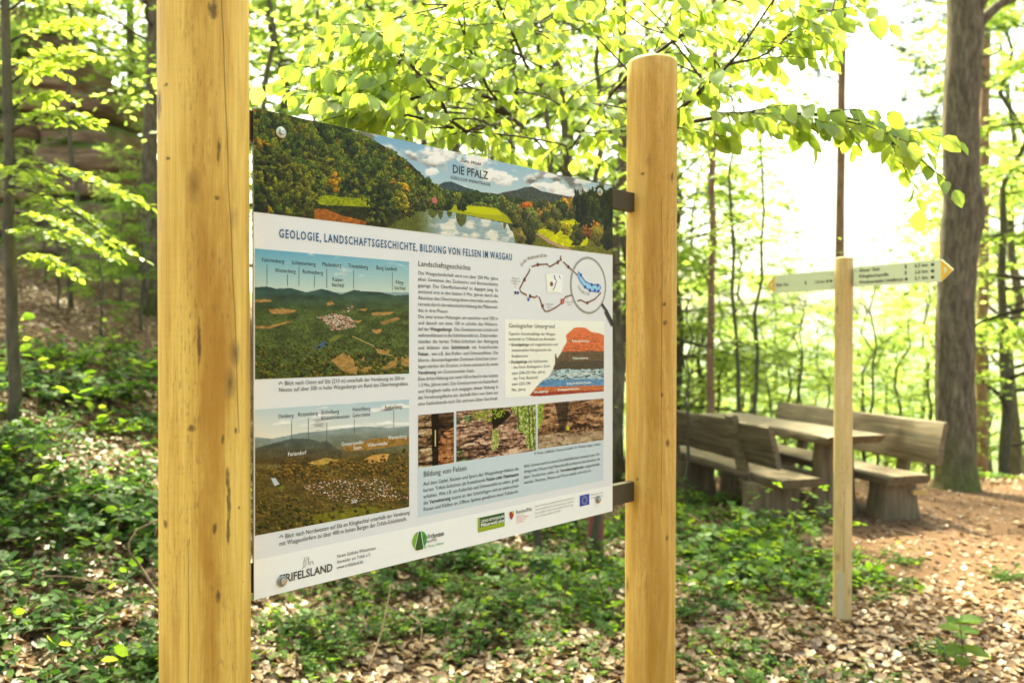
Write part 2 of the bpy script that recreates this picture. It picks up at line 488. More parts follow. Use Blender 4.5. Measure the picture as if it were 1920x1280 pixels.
m, nt, b = mat("forest_soil")
nA = noise(nt, mapped(nt, (1, 1, 1)), 1.6, 5); nB = noise(nt, mapped(nt, (1, 1, 1)), 38.0, 6, 0.7); nC = noise(nt, mapped(nt, (1, 1, 1)), 0.03, 4)
r1 = ramp(nt, [(0.3, (0.075, 0.045, 0.026)), (0.55, (0.15, 0.09, 0.052)), (0.8, (0.24, 0.15, 0.09))]); nt.links.new(nB.outputs[0], r1.inputs[0])
c1 = mixc(nt, mth(nt, 'MULTIPLY', nA.outputs[0], 0.6), r1.outputs[0], (0.09, 0.055, 0.03))
# far beyond the clearing the ground is covered in meadow and wood
tcg = N(nt, "ShaderNodeTexCoord"); sg = N(nt, "ShaderNodeSeparateXYZ"); nt.links.new(tcg.outputs["Object"], sg.inputs[0])
fr = N(nt, "ShaderNodeMapRange"); fr.inputs[1].default_value = 16; fr.inputs[2].default_value = 45; nt.links.new(sg.outputs[1], fr.inputs[0])
r2 = ramp(nt, [(0.35, (0.05, 0.09, 0.02)), (0.6, (0.11, 0.16, 0.04))]); nt.links.new(nC.outputs[0], r2.inputs[0])
nt.links.new(mixc(nt, fr.outputs[0], c1, r2.outputs[0]), b.inputs["Base Color"])
b.inputs["Roughness"].default_value = 0.95; b.inputs["Specular IOR Level"].default_value = 0.15
bump(nt, b, nB.outputs[0], 0.8, 0.02)
M['soil'] = m
xs = gcoord(-2500, 2500, -9, 9, 0.16); ys = gcoord(-300, 4200, -1.5, 15, 0.16)
ground = grid_mesh("ground", xs, ys, H, M['soil'])
ground["label"] = "forest floor of brown soil rising to a bank beside the board"

# trodden earth path by the picnic benches: a sheet a few millimetres above the ground
m, nt, b = mat("trodden_earth")
nA = noise(nt, mapped(nt, (1, 1, 1)), 2.2, 5); nB = noise(nt, mapped(nt, (1, 1, 1)), 70.0, 5, 0.7)
r1 = ramp(nt, [(0.3, (0.075, 0.04, 0.022)), (0.55, (0.14, 0.077, 0.042)), (0.8, (0.24, 0.145, 0.085))]); nt.links.new(nB.outputs[0], r1.inputs[0])
nt.links.new(mixc(nt, mth(nt, 'MULTIPLY', nA.outputs[0], 0.7), r1.outputs[0], (0.13, 0.072, 0.042)), b.inputs["Base Color"])
b.inputs["Roughness"].default_value = 0.95; b.inputs["Specular IOR Level"].default_value = 0.15
bump(nt, b, nB.outputs[0], 0.6, 0.012)
M['path'] = m
def path_edges(y):
    """left and right x of the trodden patch at depth y"""
    l = np.interp(y, [4.0, 4.9, 5.6, 6.2, 7.0, 8.0, 9.0, 9.8], [3.6, 2.75, 2.15, 1.9, 1.95, 1.75, 1.7, 2.3])
    r = np.interp(y, [4.0, 5.0, 6.0, 7.0, 8.0, 9.0, 9.8], [9.5, 9.5, 9.4, 9.0, 8.2, 6.8, 4.6])
    return l, r
PV = []; PF = []
ysamp = np.linspace(4.0, 9.8, 60); NXP = 50
for j, y in enumerate(ysamp):
    l, r = path_edges(y)
    l += 0.25 * (fbm(y * 2.3, 3.1, 5, 3) - 0.5) * 2; r += 0.3 * (fbm(y * 2.1, 9.1, 6, 3) - 0.5) * 2
    x = l + (r - l) * np.linspace(0, 1, NXP)
    PV.append(np.stack([x, np.full(NXP, y), H(x, np.full(NXP, y)) + 0.008], -1))
PV = np.concatenate(PV)
i = np.arange(len(ysamp) - 1)[:, None] * NXP + np.arange(NXP - 1)[None, :]
PF = np.stack([i, i + 1, i + NXP + 1, i + NXP], -1).reshape(-1, 4)
o = tag(obj("dirt_path", mesh_np("dirt_path", PV, PF), M['path']), "reddish brown trodden earth path around the picnic benches", kind="structure")

# far wooded hills across the valley
m, nt, b = mat("far_woods")
nA = noise(nt, mapped(nt, (1, 1, 1)), 0.012, 6, 0.7)
r1 = ramp(nt, [(0.35, (0.05, 0.085, 0.03)), (0.65, (0.12, 0.16, 0.06))]); nt.links.new(nA.outputs[0], r1.inputs[0])
nt.links.new(r1.outputs[0], b.inputs["Base Color"]); b.inputs["Roughness"].default_value = 1.0
M['farwood'] = m
hx = np.linspace(-2600, 2600, 140); hy = np.linspace(900, 3300, 40)
def hillz(X, Y):
    t = (Y - 900) / 2400
    prof = np.sin(np.clip(t, 0, 1) * pi) ** 0.8
    return -75 + prof * (80 + 75 * (fbm(X * 0.0016 + 3, Y * 0.0008, 21, 4) - 0.25))
tag(grid_mesh("hills", hx, hy, hillz, M['farwood']), "pale wooded hills across the valley")

# ---------------------------------------------------------------- information board
PU = np.array([0.698, 0.716, 0.0]); PU /= np.linalg.norm(PU)
PN = np.array([PU[1], -PU[0], 0.0])          # towards the viewer
PVv = np.array([0, 0, 1.0])
P0 = np.array([-0.525, 1.659, EYE - 0.531])  # lower left corner of the printed face
PW, PH = 1.197, 1.0
board = empty("information_board", (-0.07, 2.12, float(H(-0.07, 2.12))), "large printed geology board between two peeled yellow timber posts", "information board")

def uv(px, py):
    t = (px - 960) / FPX
    u = (0.525 + 1.659 * t) / (PU[0] - PU[1] * t)
    Z = 1.659 + PU[1] * u
    return u, 0.531 + (635 - py) / FPX * Z
def Zu(u): return 1.659 + PU[1] * u
def pp(u, v, n=0.0): return P0 + PU * u + PVv * v + PN * n

def lathe_post(name, base_xy, z0, z1, rad, mat_, root, seed, sides=56, rows=40, cham=0.014, lean=(0, 0), cat=None, dz=0.0):
    r = np.random.default_rng(seed)
    zz = list(np.linspace(z0, z1 - cham, rows)) + [z1 - cham * 0.35, z1]
    rr = [rad] * rows + [rad - cham * 0.35, rad - cham]
    V = []; F = []
    for i, (z, q) in enumerate(zip(zz, rr)):
        a = np.arange(sides) * 2 * pi / sides
        wob = 1 + 0.012 * (fbm(np.cos(a) * 1.2 + seed * 3.1, np.sin(a) * 1.2 + z * 1.3, seed, 3) - 0.5) * 2
        V.append(np.stack([np.cos(a) * q * wob + lean[0] * (z - 1), np.sin(a) * q * wob + lean[1] * (z - 1), np.full(sides, z)], -1))
    n = len(zz)
    for i in range(n - 1):
        for j in range(sides):
            k = i * sides + j; l = i * sides + (j + 1) % sides
            F.append((k, l, l + sides, k + sides))
    F.append(tuple(range((n - 1) * sides, n * sides)))
    me = mesh_np(name, np.concatenate(V), F)
    me.set_sharp_from_angle(angle=radians(35))
    o = obj(name, me, mat_, root)
    rl = np.array(root.location)
    o.location = (base_xy[0] - rl[0], base_xy[1] - rl[1], -rl[2] + dz)
    return o

M['post_a'] = post_mat("peeled_pole_a", cracks=((0.375, -0.553, 1.43, 9, 0.011), (-1.60, 0.02, -1, 1.24, 0.007)), seed=1.3, marks=((-0.96, 1.872, 0.07, 0.006), (-2.156, 2.081, 0.1, 0.004), (-2.079, 1.944, 0.1, 0.004), (-1.503, 1.445, 0.12, 0.008), (-0.835, 1.422, 0.05, 0.01), (-0.515, 1.435, 0.05, 0.008), (-0.73, 1.348, 0.06, 0.03), (-0.703, 1.299, 0.06, 0.04), (-0.717, 1.25, 0.05, 0.03), (-2.198, 1.265, 0.1, 0.01), (-1.021, 1.258, 0.06, 0.012), (-0.96, 1.129, 0.06, 0.016), (-0.417, 1.289, 0.05, 0.004), (-1.046, 2.222, 0.14, 0.022), (-2.516, 2.049, 0.2, 0.03), (-1.344, 1.605, 0.05, 0.05), (-0.29, 1.145, 0.025, 0.003), (-0.923, 1.96, 0.05, 0.03)), streaks=((-0.985, -0.15, -1, 3, 0.22, 0.5), (-1.046, 0.0, 1.0, 1.75, 0.16, 0.55), (-0.861, 0.0, 1.45, 1.66, 0.1, 0.8)))
M['post_b'] = post_mat("peeled_pole_b", base=((0.45, 0.245, 0.048), (0.62, 0.375, 0.092), (0.73, 0.48, 0.145)), cracks=((-1.30, 0.0, 1.05, 2.06, 0.012),), seed=4.7, marks=((-1.019, 1.278, 0.14, 0.016), (-1.178, 1.72, 0.1, 0.008), (-1.127, 1.661, 0.12, 0.01), (-0.797, 2.124, 0.1, 0.02), (-2.064, 2.133, 0.1, 0.006), (-1.047, 0.978, 0.09, 0.012), (-2.275, 1.163, 0.07, 0.006), (-1.299, 1.433, 0.07, 0.009)), streaks=((-1.632, 0.0, -1, 3, 0.25, 0.6),))
M['post_c'] = post_mat("peeled_pole_c", base=((0.42, 0.28, 0.11), (0.58, 0.41, 0.18), (0.70, 0.53, 0.27)), cracks=((-1.9, 0.05, 0.3, 0.7, 0.03),), stain=0.5, seed=8.1)
lathe_post("post", (-0.596, 1.587), -0.35, 2.53, 0.0838, M['post_a'], board, 1, lean=(-0.002, 0))["label"] = "thicker-looking front post, pale yellow with a long drying crack"
lathe_post("post", (0.452, 2.661), -0.35, 2.515, 0.081, M['post_b'], board, 2, lean=(0.003, 0))["label"] = "rear post with its flat chamfered top in view"

# steel rails between the posts, behind the panel
for v0, v1, nm in ((0.94, 1.0, 0), (0.015, 0.078, 0)):
    V, F = box_uv(P0, PU, PVv, PN, -0.09, PW + 0.19, v0 - 0.003, v1 - 0.003, -0.034, -0.0075)
    bevel(build("rail", V, F, M['bronze'], board, smooth=False), 0.002)

# panel sheet: printed face with a dark core visible at its edge
V, F = box_uv(P0, PU, PVv, PN, 0, PW, 0, PH, -0.0065, -0.001)
panel = build("panel", V, F, M['edge'], board, smooth=False)

m, nt, b = mat("print")
at_ = N(nt, "ShaderNodeAttribute", attribute_name="Col"); nt.links.new(at_.outputs["Color"], b.inputs["Base Color"])
b.inputs["Roughness"].default_value = 0.3; b.inputs["Specular IOR Level"].default_value = 0.16
M['print'] = m
def s2l(c):
    c = np.clip(np.asarray(c, float), 0, 1)
    return np.where(c <= 0.04045, c / 12.92, ((c + 0.055) / 1.055) ** 2.4)
INK = 0.90     # paper white
def ink(name, rgb, rough=0.4):
    return plain("ink_" + name, tuple(INK * s2l(np.array(rgb) / 255.0)), rough, 0, 0.35)
INKS = {'dark': ink('dark', (62, 60, 52)), 'blue': ink('blue', (24, 86, 128)), 'white': ink('white', (245, 245, 238)),
        'black': ink('black', (38, 38, 34)), 'red': ink('red', (205, 40, 35)), 'brown': ink('brown', (125, 80, 45)), 'grey': ink('grey', (150, 148, 140)),
        'green': ink('green', (60, 160, 55)), 'green2': ink('green2', (120, 175, 35)), 'darkgreen': ink('darkgreen', (48, 88, 30)), 'yellowgreen': ink('yellowgreen', (150, 170, 40)),
        'eublue': ink('eublue', (28, 70, 165)), 'yellow': ink('yellow', (245, 215, 40)), 'paleblue': ink('paleblue', (198, 211, 215)),
        'cream': ink('cream', (244, 242, 228)), 'lake': ink('lake', (150, 205, 235)), 'pink': ink('pink', (225, 130, 125))}

# white footer and grey body of the print
def quad_part(name, u0, u1, v0, v1, n, mt, parent=panel):
    return build(name, [pp(u0, v0, n), pp(u1, v0, n), pp(u1, v1, n), pp(u0, v1, n)], [(0, 1, 2, 3)], mt, parent, False)
INKS['body'] = ink('body', (226, 226, 226), 0.3); INKS['foot'] = ink('foot', (243, 242, 236), 0.3)
quad_part("footer_strip", 0, PW, 0, 0.0805, -0.0006, INKS['foot'])
quad_part("print_ground", 0, PW, 0.0805, PH, -0.0006, INKS['body'])

class Raster:
    """a printed picture: fine grid of the board's face with one colour per vertex, laid out in picture coordinates"""
    def __init__(self, u0, u1, v0, v1, nu, nv):
        self.U = np.linspace(u0, u1, nu); self.Vv = np.linspace(v1, v0, nv)
        UU, VV = np.meshgrid(self.U, self.Vv)
        self.Z = Zu(UU)
        self.X = 960 + FPX * (P0[0] + PU[0] * UU) / self.Z
        self.Y = 635 - (VV - 0.531) * FPX / self.Z
        self.UU, self.VV = UU, VV
        self.C = np.zeros((nv, nu, 3)); self.nu, self.nv = nu, nv
        self.x = UU * 800; self.y = (1 - VV) * 800      # undistorted coordinates for noise
    def fill(self, mask, col):
        self.C[mask] = np.array(col) / 255.0
    def poly(self, pts):
        X, Y = self.X, self.Y; inside = np.zeros(X.shape, bool); n = len(pts)
        for i in range(n):
            x0, y0 = pts[i]; x1, y1 = pts[(i + 1) % n]
            if y0 == y1: continue
            c = ((y0 > Y) != (y1 > Y)) & (X < (x1 - x0) * (Y - y0) / (y1 - y0) + x0)
            inside ^= c
        return inside
    def below(self, pts):
        xs, ys = zip(*pts)
        return self.Y > np.interp(self.X, xs, ys)
    def mul(self, mask, f):
        self.C[mask] *= f[mask][:, None]
    def blob(self, cx, cy, rx, ry, col, seed, dark=0.40, light=1.3, rough=0.8, tex=1.7):
        xa = self.X[0]
        j0, j1 = np.searchsorted(xa, [cx - rx * 1.3, cx + rx * 1.3])
        if j1 <= j0: return
        X = self.X[:, j0:j1]; Y = self.Y[:, j0:j1]
        rows = np.where((Y.min(1) < cy + ry * 1.3) & (Y.max(1) > cy - ry * 1.3))[0]
        if len(rows) == 0: return
        i0, i1 = rows[0], rows[-1] + 1
        X = X[i0:i1]; Y = Y[i0:i1]
        dx = (X - cx) / rx; dy = (Y - cy) / ry
        nz = fbm(X / tex, Y / tex, seed, 3)
        d = dx * dx + dy * dy + (vnoise(X / (rx * .5), Y / (ry * .4), seed + 5) - 0.5) * rough * 2
        mk = d < 1
        sh = np.clip(0.62 - 0.38 * dy + 0.18 * dx, 0.1, 1.1)
        f = (dark + (light - dark) * sh) * (0.15 + 1.7 * nz)
        c = np.clip(np.array(col)[None, None] / 255.0 * f[..., None], 0, 1)
        sub = self.C[i0:i1, j0:j1]
        sub[mk] = c[mk]
    def build(self, name, parent=panel, n=0.0):
        V = P0 + self.UU[..., None] * PU + self.VV[..., None] * PVv + PN * n
        V = V.reshape(-1, 3)
        i = np.arange(self.nv - 1)[:, None] * self.nu + np.arange(self.nu - 1)[None, :]
        F = np.stack([i, i + self.nu, i + self.nu + 1, i + 1], -1).reshape(-1, 4)
        o = build(name, V, F, M['print'], parent, False)
        c = np.ones((len(V), 4), np.float32); c[:, :3] = INK * s2l(np.clip(self.C.reshape(-1, 3), 0, 1) ** 1.15)
        a = o.data.color_attributes.new("Col", 'FLOAT_COLOR', 'POINT'); a.data.foreach_set("color", c.ravel())
        return o
R = np.random.default_rng(3)

def clouds(r, mask, seed, col=(238, 236, 228), thr=0.52, sx=40, sy=22):
    n = fbm(r.x / sx, r.y / sy, seed, 5)
    d = np.clip((n - thr) * 7, 0, 1)
    sh = fbm(r.x / sx, (r.y - 7) / sy, seed, 5)
    tone = np.clip(1.0 - (sh - thr) * 2.2, 0.55, 1.03)
    for k in range(3):
        ck = r.C[..., k]
        ck[mask] = (ck * (1 - d) + d * col[k] / 255.0 * tone)[mask]

# --- banner: wooded slope, lake and far hills
b_ = Raster(0, PW, 0.789, PH, 640, 170)
X, Y = b_.X, b_.Y
t = np.clip((Y - 220) / 150.0, 0, 1)[..., None]
b_.C[:] = (np.array([118, 168, 205]) * (1 - t) + np.array([196, 212, 212]) * t) / 255.0
allm = np.ones(X.shape, bool)
clouds(b_, allm, 31, thr=0.50, sx=55, sy=26)
for (cx, cy, rx, ry, dk) in ((828, 288, 36, 19, .75), (815, 300, 20, 10, .85), (890, 300, 30, 16, .95), (948, 338, 22, 12, .6), (925, 330, 26, 14, .9), (1010, 348, 22, 9, .9), (1040, 352, 22, 12, .75), (808, 322, 14, 8, 1.0), (1030, 330, 14, 5, 1.0), (1090, 340, 18, 7, .95), (1060, 362, 22, 8, 1.0)):
    nz = fbm(X / 9, Y / 6, int(cx), 4)
    d = ((X - cx) / rx) ** 2 + ((Y - cy) / ry) ** 2 + (nz - 0.5) * 1.9
    f = np.clip((1 - d) * 2.2, 0, 1)[..., None]
    tone = np.clip(1.0 + (0.55 - 0.5 * (Y - cy) / ry - nz) * 0.35, dk, 1.04)[..., None]
    b_.C[:] = b_.C * (1 - f) + f * np.array([0.93, 0.92, 0.90]) * tone
def hill(pts, col, seed):
    mk = b_.below(pts) & (X > pts[0][0]) & (X < pts[-1][0])
    b_.fill(mk, col); b_.mul(mk, 0.8 + 0.4 * fbm(X / 3, Y / 2, seed, 3))
hill([(815, 352), (824, 346), (833, 341.5), (846, 340.5), (857, 345), (875, 352), (900, 359), (915, 372)], (76, 92, 92), 1)
hill([(930, 366), (942, 361), (970, 356), (984, 351), (998, 350), (1014, 358), (1047, 365), (1080, 371), (1090, 385)], (84, 88, 80), 2)
low = b_.below([(790, 346), (830, 356), (880, 359), (920, 362), (960, 369), (1010, 378), (1060, 378), (1100, 360), (1150, 355)]) & (X > 795)
b_.fill(low, (70, 82, 44)); b_.mul(low, 0.45 + 1.1 * fbm(X / 3.2, Y / 3, 8, 3))
for k in range(150):
    x = R.uniform(820, 1140); y = np.interp(x, [820, 900, 1000, 1149], [362, 366, 382, 372]) + R.uniform(0, 26) + (8 if 960 < x < 1080 else 0)
    b_.blob(x, y, R.uniform(4, 8), R.uniform(5, 9), random.choice([(82, 96, 48), (64, 78, 38), (96, 104, 50), (110, 110, 44)]), 100 + k)
# meadows
b_.fill(b_.poly([(790, 390), (830, 384), (870, 384), (930, 390), (950, 404), (962, 420), (900, 408), (830, 394)]), (176, 178, 30))
b_.fill(b_.poly([(872, 388), (905, 387), (935, 394), (942, 404), (900, 402), (872, 396)]), (202, 204, 28))
und = (X < 838) & (Y > 384); b_.fill(und, (84, 86, 32)); b_.mul(und, 0.3 + 1.1 * fbm(X / 3, Y / 3, 13, 3))
# lake with reflections
lake = b_.poly([(700, 440), (732, 423), (760, 408), (789, 394), (806, 391.5), (820, 393), (855, 399), (889, 407), (925, 414), (952, 420), (956, 430), (966, 440), (972, 470), (700, 470)])
tt = np.clip((X - 780) / 45, 0, 1)[..., None]
b_.C[lake] = ((np.array([104, 108, 44]) * (1 - tt) + np.array([158, 176, 178]) * tt) / 255.0)[lake]
nz = fbm(X / 16, Y / 9, 77, 4)
cl = np.clip((nz - 0.44) * 6, 0, 1) * np.clip((X - 800) / 25, 0, 1)
for k, cc in enumerate((226, 222, 208)):
    ck = b_.C[..., k]; ck[lake] = (ck * (1 - cl) + cl * cc / 255.0)[lake]
for (cx, w, h0, h1) in ((865, 10, 402, 426), (826, 5, 396, 412), (843, 5, 398, 408), (812, 9, 394, 410), (946, 3, 418, 430)):
    mk = lake & (np.abs(X - cx) < w * (1 - np.clip((Y - h0) / (h1 - h0), 0, 1) ** 3)) & (Y < h1)
    b_.fill(mk, (98, 104, 48)); b_.mul(mk, 0.8 + 0.4 * fbm(X / 2, Y / 4, 3, 2))
b_.mul(lake, 0.93 + 0.14 * fbm(X / 30, Y / 1.2, 6, 2))
for (x0, y0) in ((865, 383), (893, 375), (845, 386), (826, 372), (880, 372)):
    for k in range(4): b_.blob(x0 + R.uniform(-6, 6), y0 + R.uniform(-8, 8), 7, 9, (58, 66, 30), 300 + k + int(x0))
# right bank: mixed trees, bright meadow, track, autumn shrubs, dark conifers
b_.fill(b_.poly([(968, 470), (960, 425), (990, 430), (1030, 412), (1090, 405), (1150, 430), (1150, 480), (968, 480)]), (120, 118, 40))
b_.fill(b_.poly([(1008, 432), (1050, 415), (1085, 410), (1112, 420), (1100, 460), (1050, 465), (1010, 442)]), (206, 204, 26))
b_.mul(b_.poly([(968, 470), (960, 425), (1008, 412), (1085, 405), (1150, 430), (1150, 480), (968, 480)]), 0.75 + 0.5 * fbm(X / 4, Y / 3, 15, 3))
b_.fill(b_.poly([(1004, 438), (1010, 437), (1040, 455), (1075, 468), (1064, 469), (1030, 456)]), (188, 156, 128))
for k in range(110):
    x = R.uniform(962, 1120); y = np.interp(x, [962, 1030, 1149], [408, 396, 385]) + R.uniform(-14, 12)
    b_.blob(x, y, R.uniform(5, 9), R.uniform(7, 13), random.choice([(88, 92, 42), (72, 76, 34), (110, 108, 50), (150, 112, 40), (60, 66, 30)]), 500 + k)
for (x, y, rx, ry, c) in ((984, 385, 12, 7, (190, 110, 40)), (998, 412, 13, 20, (100, 104, 50)), (990, 440, 12, 18, (62, 62, 30)), (975, 445, 10, 12, (120, 108, 56)), (1030, 420, 9, 12, (96, 92, 34)), (1042, 425, 9, 11, (100, 98, 34)), (1060, 428, 10, 12, (150, 140, 36)), (1085, 440, 14, 18, (80, 82, 34)), (1108, 432, 16, 18, (165, 105, 45)), (1122, 440, 14, 20, (120, 110, 40)), (1140, 448, 12, 26, (56, 56, 24))):
    for k in range(5): b_.blob(x + R.uniform(-rx, rx) * .4, y + R.uniform(-ry, ry) * .4, rx * .75, ry * .75, c, 700 + k + int(x))
for k in range(46):
    x = R.uniform(1078, 1149); y = R.uniform(372, 420) - 8 * (x > 1095)
    b_.blob(x, y, R.uniform(4, 7), R.uniform(13, 22), random.choice([(52, 56, 26), (40, 44, 20), (70, 76, 34)]), 900 + k)
# wooded slope at the left
slope = [(470, 195), (560, 215), (648, 238), (695, 260), (732, 281), (770, 307), (798, 335), (817, 346), (832, 360), (838, 380)]
mk = b_.below(slope) & (X < 832) & (Y < np.interp(X, [470, 700, 760, 832], [460, 440, 400, 388]))
b_.fill(mk, (84, 84, 32)); b_.mul(mk, 0.25 + 1.0 * fbm(X / 4, Y / 4, 12, 3))
pts = []
for k in range(1100):
    x = R.uniform(470, 832); y0 = np.interp(x, *zip(*slope)); y1 = np.interp(x, [470, 600, 700, 832], [400, 395, 390, 384])
    pts.append((y0 + 4 + (y1 - y0) * R.uniform(0, 1) ** 0.9, x))
pts.sort()
pal = [(96, 108, 34), (82, 96, 34), (62, 76, 30), (108, 112, 34), (90, 96, 34), (112, 108, 36), (74, 88, 32), (52, 64, 26)]
for k, (y, x) in enumerate(pts):
    s = R.uniform(3.5, 8) * np.interp(x, [470, 832], [1.3, 0.75])
    c = pal[int(R.integers(0, len(pal)))]
    if R.uniform() < 0.02: c = (160, 124, 34)
    b_.blob(x, y, s, s * R.uniform(1.1, 1.5), c, 1200 + k, dark=0.3, light=1.15)
g1 = b_.poly([(590, 372), (610, 366), (640, 370), (694, 372), (694, 388), (640, 386), (600, 384)])
b_.fill(g1, (150, 158, 28)); b_.mul(g1, 0.7 + 0.6 * fbm(X / 5, Y / 3, 4, 3))
g2 = b_.poly([(590, 386), (640, 386), (700, 390), (735, 402), (735, 424), (590, 412)])
b_.fill(g2, (66, 68, 24)); b_.mul(g2, 0.5 + 0.8 * fbm(X / 4, Y / 3, 5, 3))
g3 = b_.poly([(590, 392), (612, 392), (640, 404), (690, 416), (680, 424), (590, 414)])
b_.fill(g3, (176, 110, 44)); b_.mul(g3, 0.7 + 0.5 * fbm(X / 4, Y / 3, 6, 3))
for (x, y, rx, ry, c, n_) in ((520, 330, 30, 60, (88, 90, 30), 26), (570, 360, 26, 45, (104, 104, 34), 22), (495, 380, 22, 26, (58, 60, 22), 12), (624, 340, 14, 26, (168, 128, 30), 12), (490, 270, 12, 18, (150, 122, 28), 6), (665, 345, 18, 26, (66, 76, 36), 12), (715, 372, 22, 42, (66, 72, 30), 26), (752, 372, 14, 36, (128, 124, 40), 16), (758, 352, 9, 16, (206, 158, 36), 8), (764, 385, 6, 22, (190, 160, 40), 8), (790, 372, 16, 20, (86, 88, 40), 10), (705, 412, 12, 14, (100, 100, 48), 6), (725, 418, 10, 10, (76, 78, 34), 4), (770, 398, 12, 10, (90, 92, 36), 5)):
    for k in range(n_):
        b_.blob(x + R.normal() * rx * .42, y + R.normal() * ry * .42, rx * R.uniform(.3, .5), rx * R.uniform(.32, .55), c, 2000 + k + int(x), dark=0.25, light=1.25)
for (x, y, rx, ry, n_) in ((500, 340, 30, 70, 40), (560, 330, 40, 60, 34), (705, 385, 24, 34, 26), (660, 350, 16, 22, 12), (600, 300, 40, 24, 22)):
    for k in range(n_):
        b_.blob(x + R.normal() * rx * .5, y + R.normal() * ry * .45, R.uniform(3, 7), R.uniform(3, 8), random.choice([(40, 48, 20), (54, 62, 24), (86, 92, 30), (112, 112, 34)]), 3300 + k + int(x), dark=.2, light=1.3, rough=1.2)
b_.fill(b_.poly([(811, 371), (817, 369), (820, 376), (819, 382), (811, 380)]), (200, 120, 110))
gr = fbm(b_.X / 1.3, b_.Y / 1.3, 66, 2); low2 = b_.C.mean(-1) < 0.5; b_.mul(low2, 0.72 + 0.56 * gr)
b_.build("landscape_photo", n=0.0)["label"] = "banner photograph of an autumn hillside above a lake"

# --- aerial photograph 1
u1_, v1_ = uv(478, 466); u2_, _ = uv(767, 480); _, v2_ = uv(478, 711)
a1 = Raster(u1_, u2_, v2_, v1_, 230, 200)
X, Y = a1.X, a1.Y
def shift(r, Y0): return (Y - Y0)
t = np.clip((Y - 470) / 75, 0, 1)[..., None]
a1.C[:] = (np.array([118, 176, 198]) * (1 - t) + np.array([202, 214, 200]) * t) / 255.0
clouds(a1, Y < 560, 51, thr=0.66, sx=70, sy=20)
def horizon1(): return [(470, 539), (500, 537), (518, 541), (545, 540), (575, 548), (600, 542), (612, 543), (640, 552), (664, 543), (680, 546), (710, 547), (740, 554), (770, 552)]
mk = Y > 548; a1.fill(mk, (148, 168, 166))
mk = a1.below(horizon1()); t = np.clip((Y - 540) / 45, 0, 1)[..., None]
a1.C[mk] = ((np.array([62, 88, 86]) * (1 - t) + np.array([86, 98, 52]) * t) / 255.0)[mk]
dep = np.clip((Y - 545) / 70, .12, 1); a1.mul(mk, 1 + dep * (-.5 + 1.0 * fbm(X / 2.2, Y / 1.7, 41, 4))); a1.mul(mk, 0.72 + 0.56 * fbm(X / 22, Y / 9, 42, 3))
for P in ([(478, 562), (505, 561), (512, 565), (478, 567)], [(503, 580), (530, 578), (558, 582), (540, 588), (510, 588)], [(612, 568), (622, 565), (628, 570), (614, 573)], [(478, 610), (500, 612), (540, 602), (552, 601), (505, 616), (478, 616)], [(668, 580), (690, 578), (684, 583)], [(696, 586), (740, 584), (730, 590), (700, 592)], [(712, 604), (745, 594), (752, 598), (718, 608)], [(662, 601), (680, 600), (672, 606)], [(697, 618), (716, 617), (712, 626), (700, 624)],
          [(620, 676), (645, 660), (662, 670), (672, 690), (668, 702), (640, 694)], [(672, 690), (700, 686), (690, 698), (676, 702)], [(715, 690), (745, 668), (745, 684), (720, 694)], [(672, 672), (684, 668), (682, 678)], [(752, 670), (768, 674), (768, 688), (752, 684)], [(704, 654), (732, 656), (728, 664), (708, 662)]):
    mk = a1.poly(P); a1.fill(mk, (172, 138, 82)); a1.mul(mk, 0.75 + 0.5 * fbm(X / 5, Y / 3, 9, 3))
a1.fill(a1.poly([(616, 636), (630, 628), (644, 628), (630, 638), (618, 642)]), (126, 132, 62))
mk = a1.poly([(588, 652), (605, 640), (615, 641), (608, 650), (592, 656)]); a1.fill(mk, (84, 104, 128))
for s in ((660, 630, 700, 648), (700, 648, 712, 662), (712, 662, 768, 672)):
    L_ = np.hypot(s[2] - s[0], s[3] - s[1]); d = np.abs((X - s[0]) * (s[3] - s[1]) - (Y - s[1]) * (s[2] - s[0])) / L_
    mk = (d < 1.0) & (X > s[0]) & (X < s[2]); a1.fill(mk, (178, 160, 100))
def houses(r, pts, n, seed, cols, s=1.1):
    q = np.random.default_rng(seed); mkp = r.poly(pts)
    xs_, ys_ = zip(*pts); k = 0
    while k < n:
        x = q.uniform(min(xs_), max(xs_)); y = q.uniform(min(ys_), max(ys_))
        i = np.argmin(np.abs(r.X[0] - x)); j = np.argmin(np.abs(r.Y[:, i] - y)); k += 1
        if not mkp[j, i]: continue
        w, h = q.uniform(.7, 1.5) * s, q.uniform(.6, 1.1) * s
        mk = (np.abs(r.X - x) < w) & (np.abs(r.Y - y) < h)
        r.fill(mk, cols[int(q.integers(0, len(cols)))])
        r.fill((np.abs(r.X - x) < w) & (np.abs(r.Y - y - h * 1.3) < h * .45), (70, 66, 42))
HC = [(226, 198, 180), (216, 168, 146), (238, 226, 214), (204, 146, 122), (190, 150, 130)]
houses(a1, [(595, 595), (625, 588), (650, 592), (662, 600), (668, 612), (650, 616), (622, 620), (612, 606)], 430, 5, HC)
houses(a1, [(640, 585), (655, 575), (664, 574), (660, 584)], 20, 6, HC)
Rb = np.random.default_rng(8)
for k in range(420):
    y = 640 + 75 * Rb.uniform() ** .7; x = Rb.uniform(476, 768)
    i = np.argmin(np.abs(X[0] - x)); j = np.argmin(np.abs(Y[:, i] - y))
    if a1.C[j, i, 0] > 0.5: continue
    s = np.interp(y, [630, 715], [2, 4.6]); a1.blob(x, y, s, s, random.choice([(104, 106, 42), (84, 92, 38), (124, 112, 46), (70, 80, 34)]), 4000 + k, dark=.3, light=1.1)
a1.build("aerial_photo", n=0.0)["label"] = "upper aerial photograph of green wooded hills and a village"

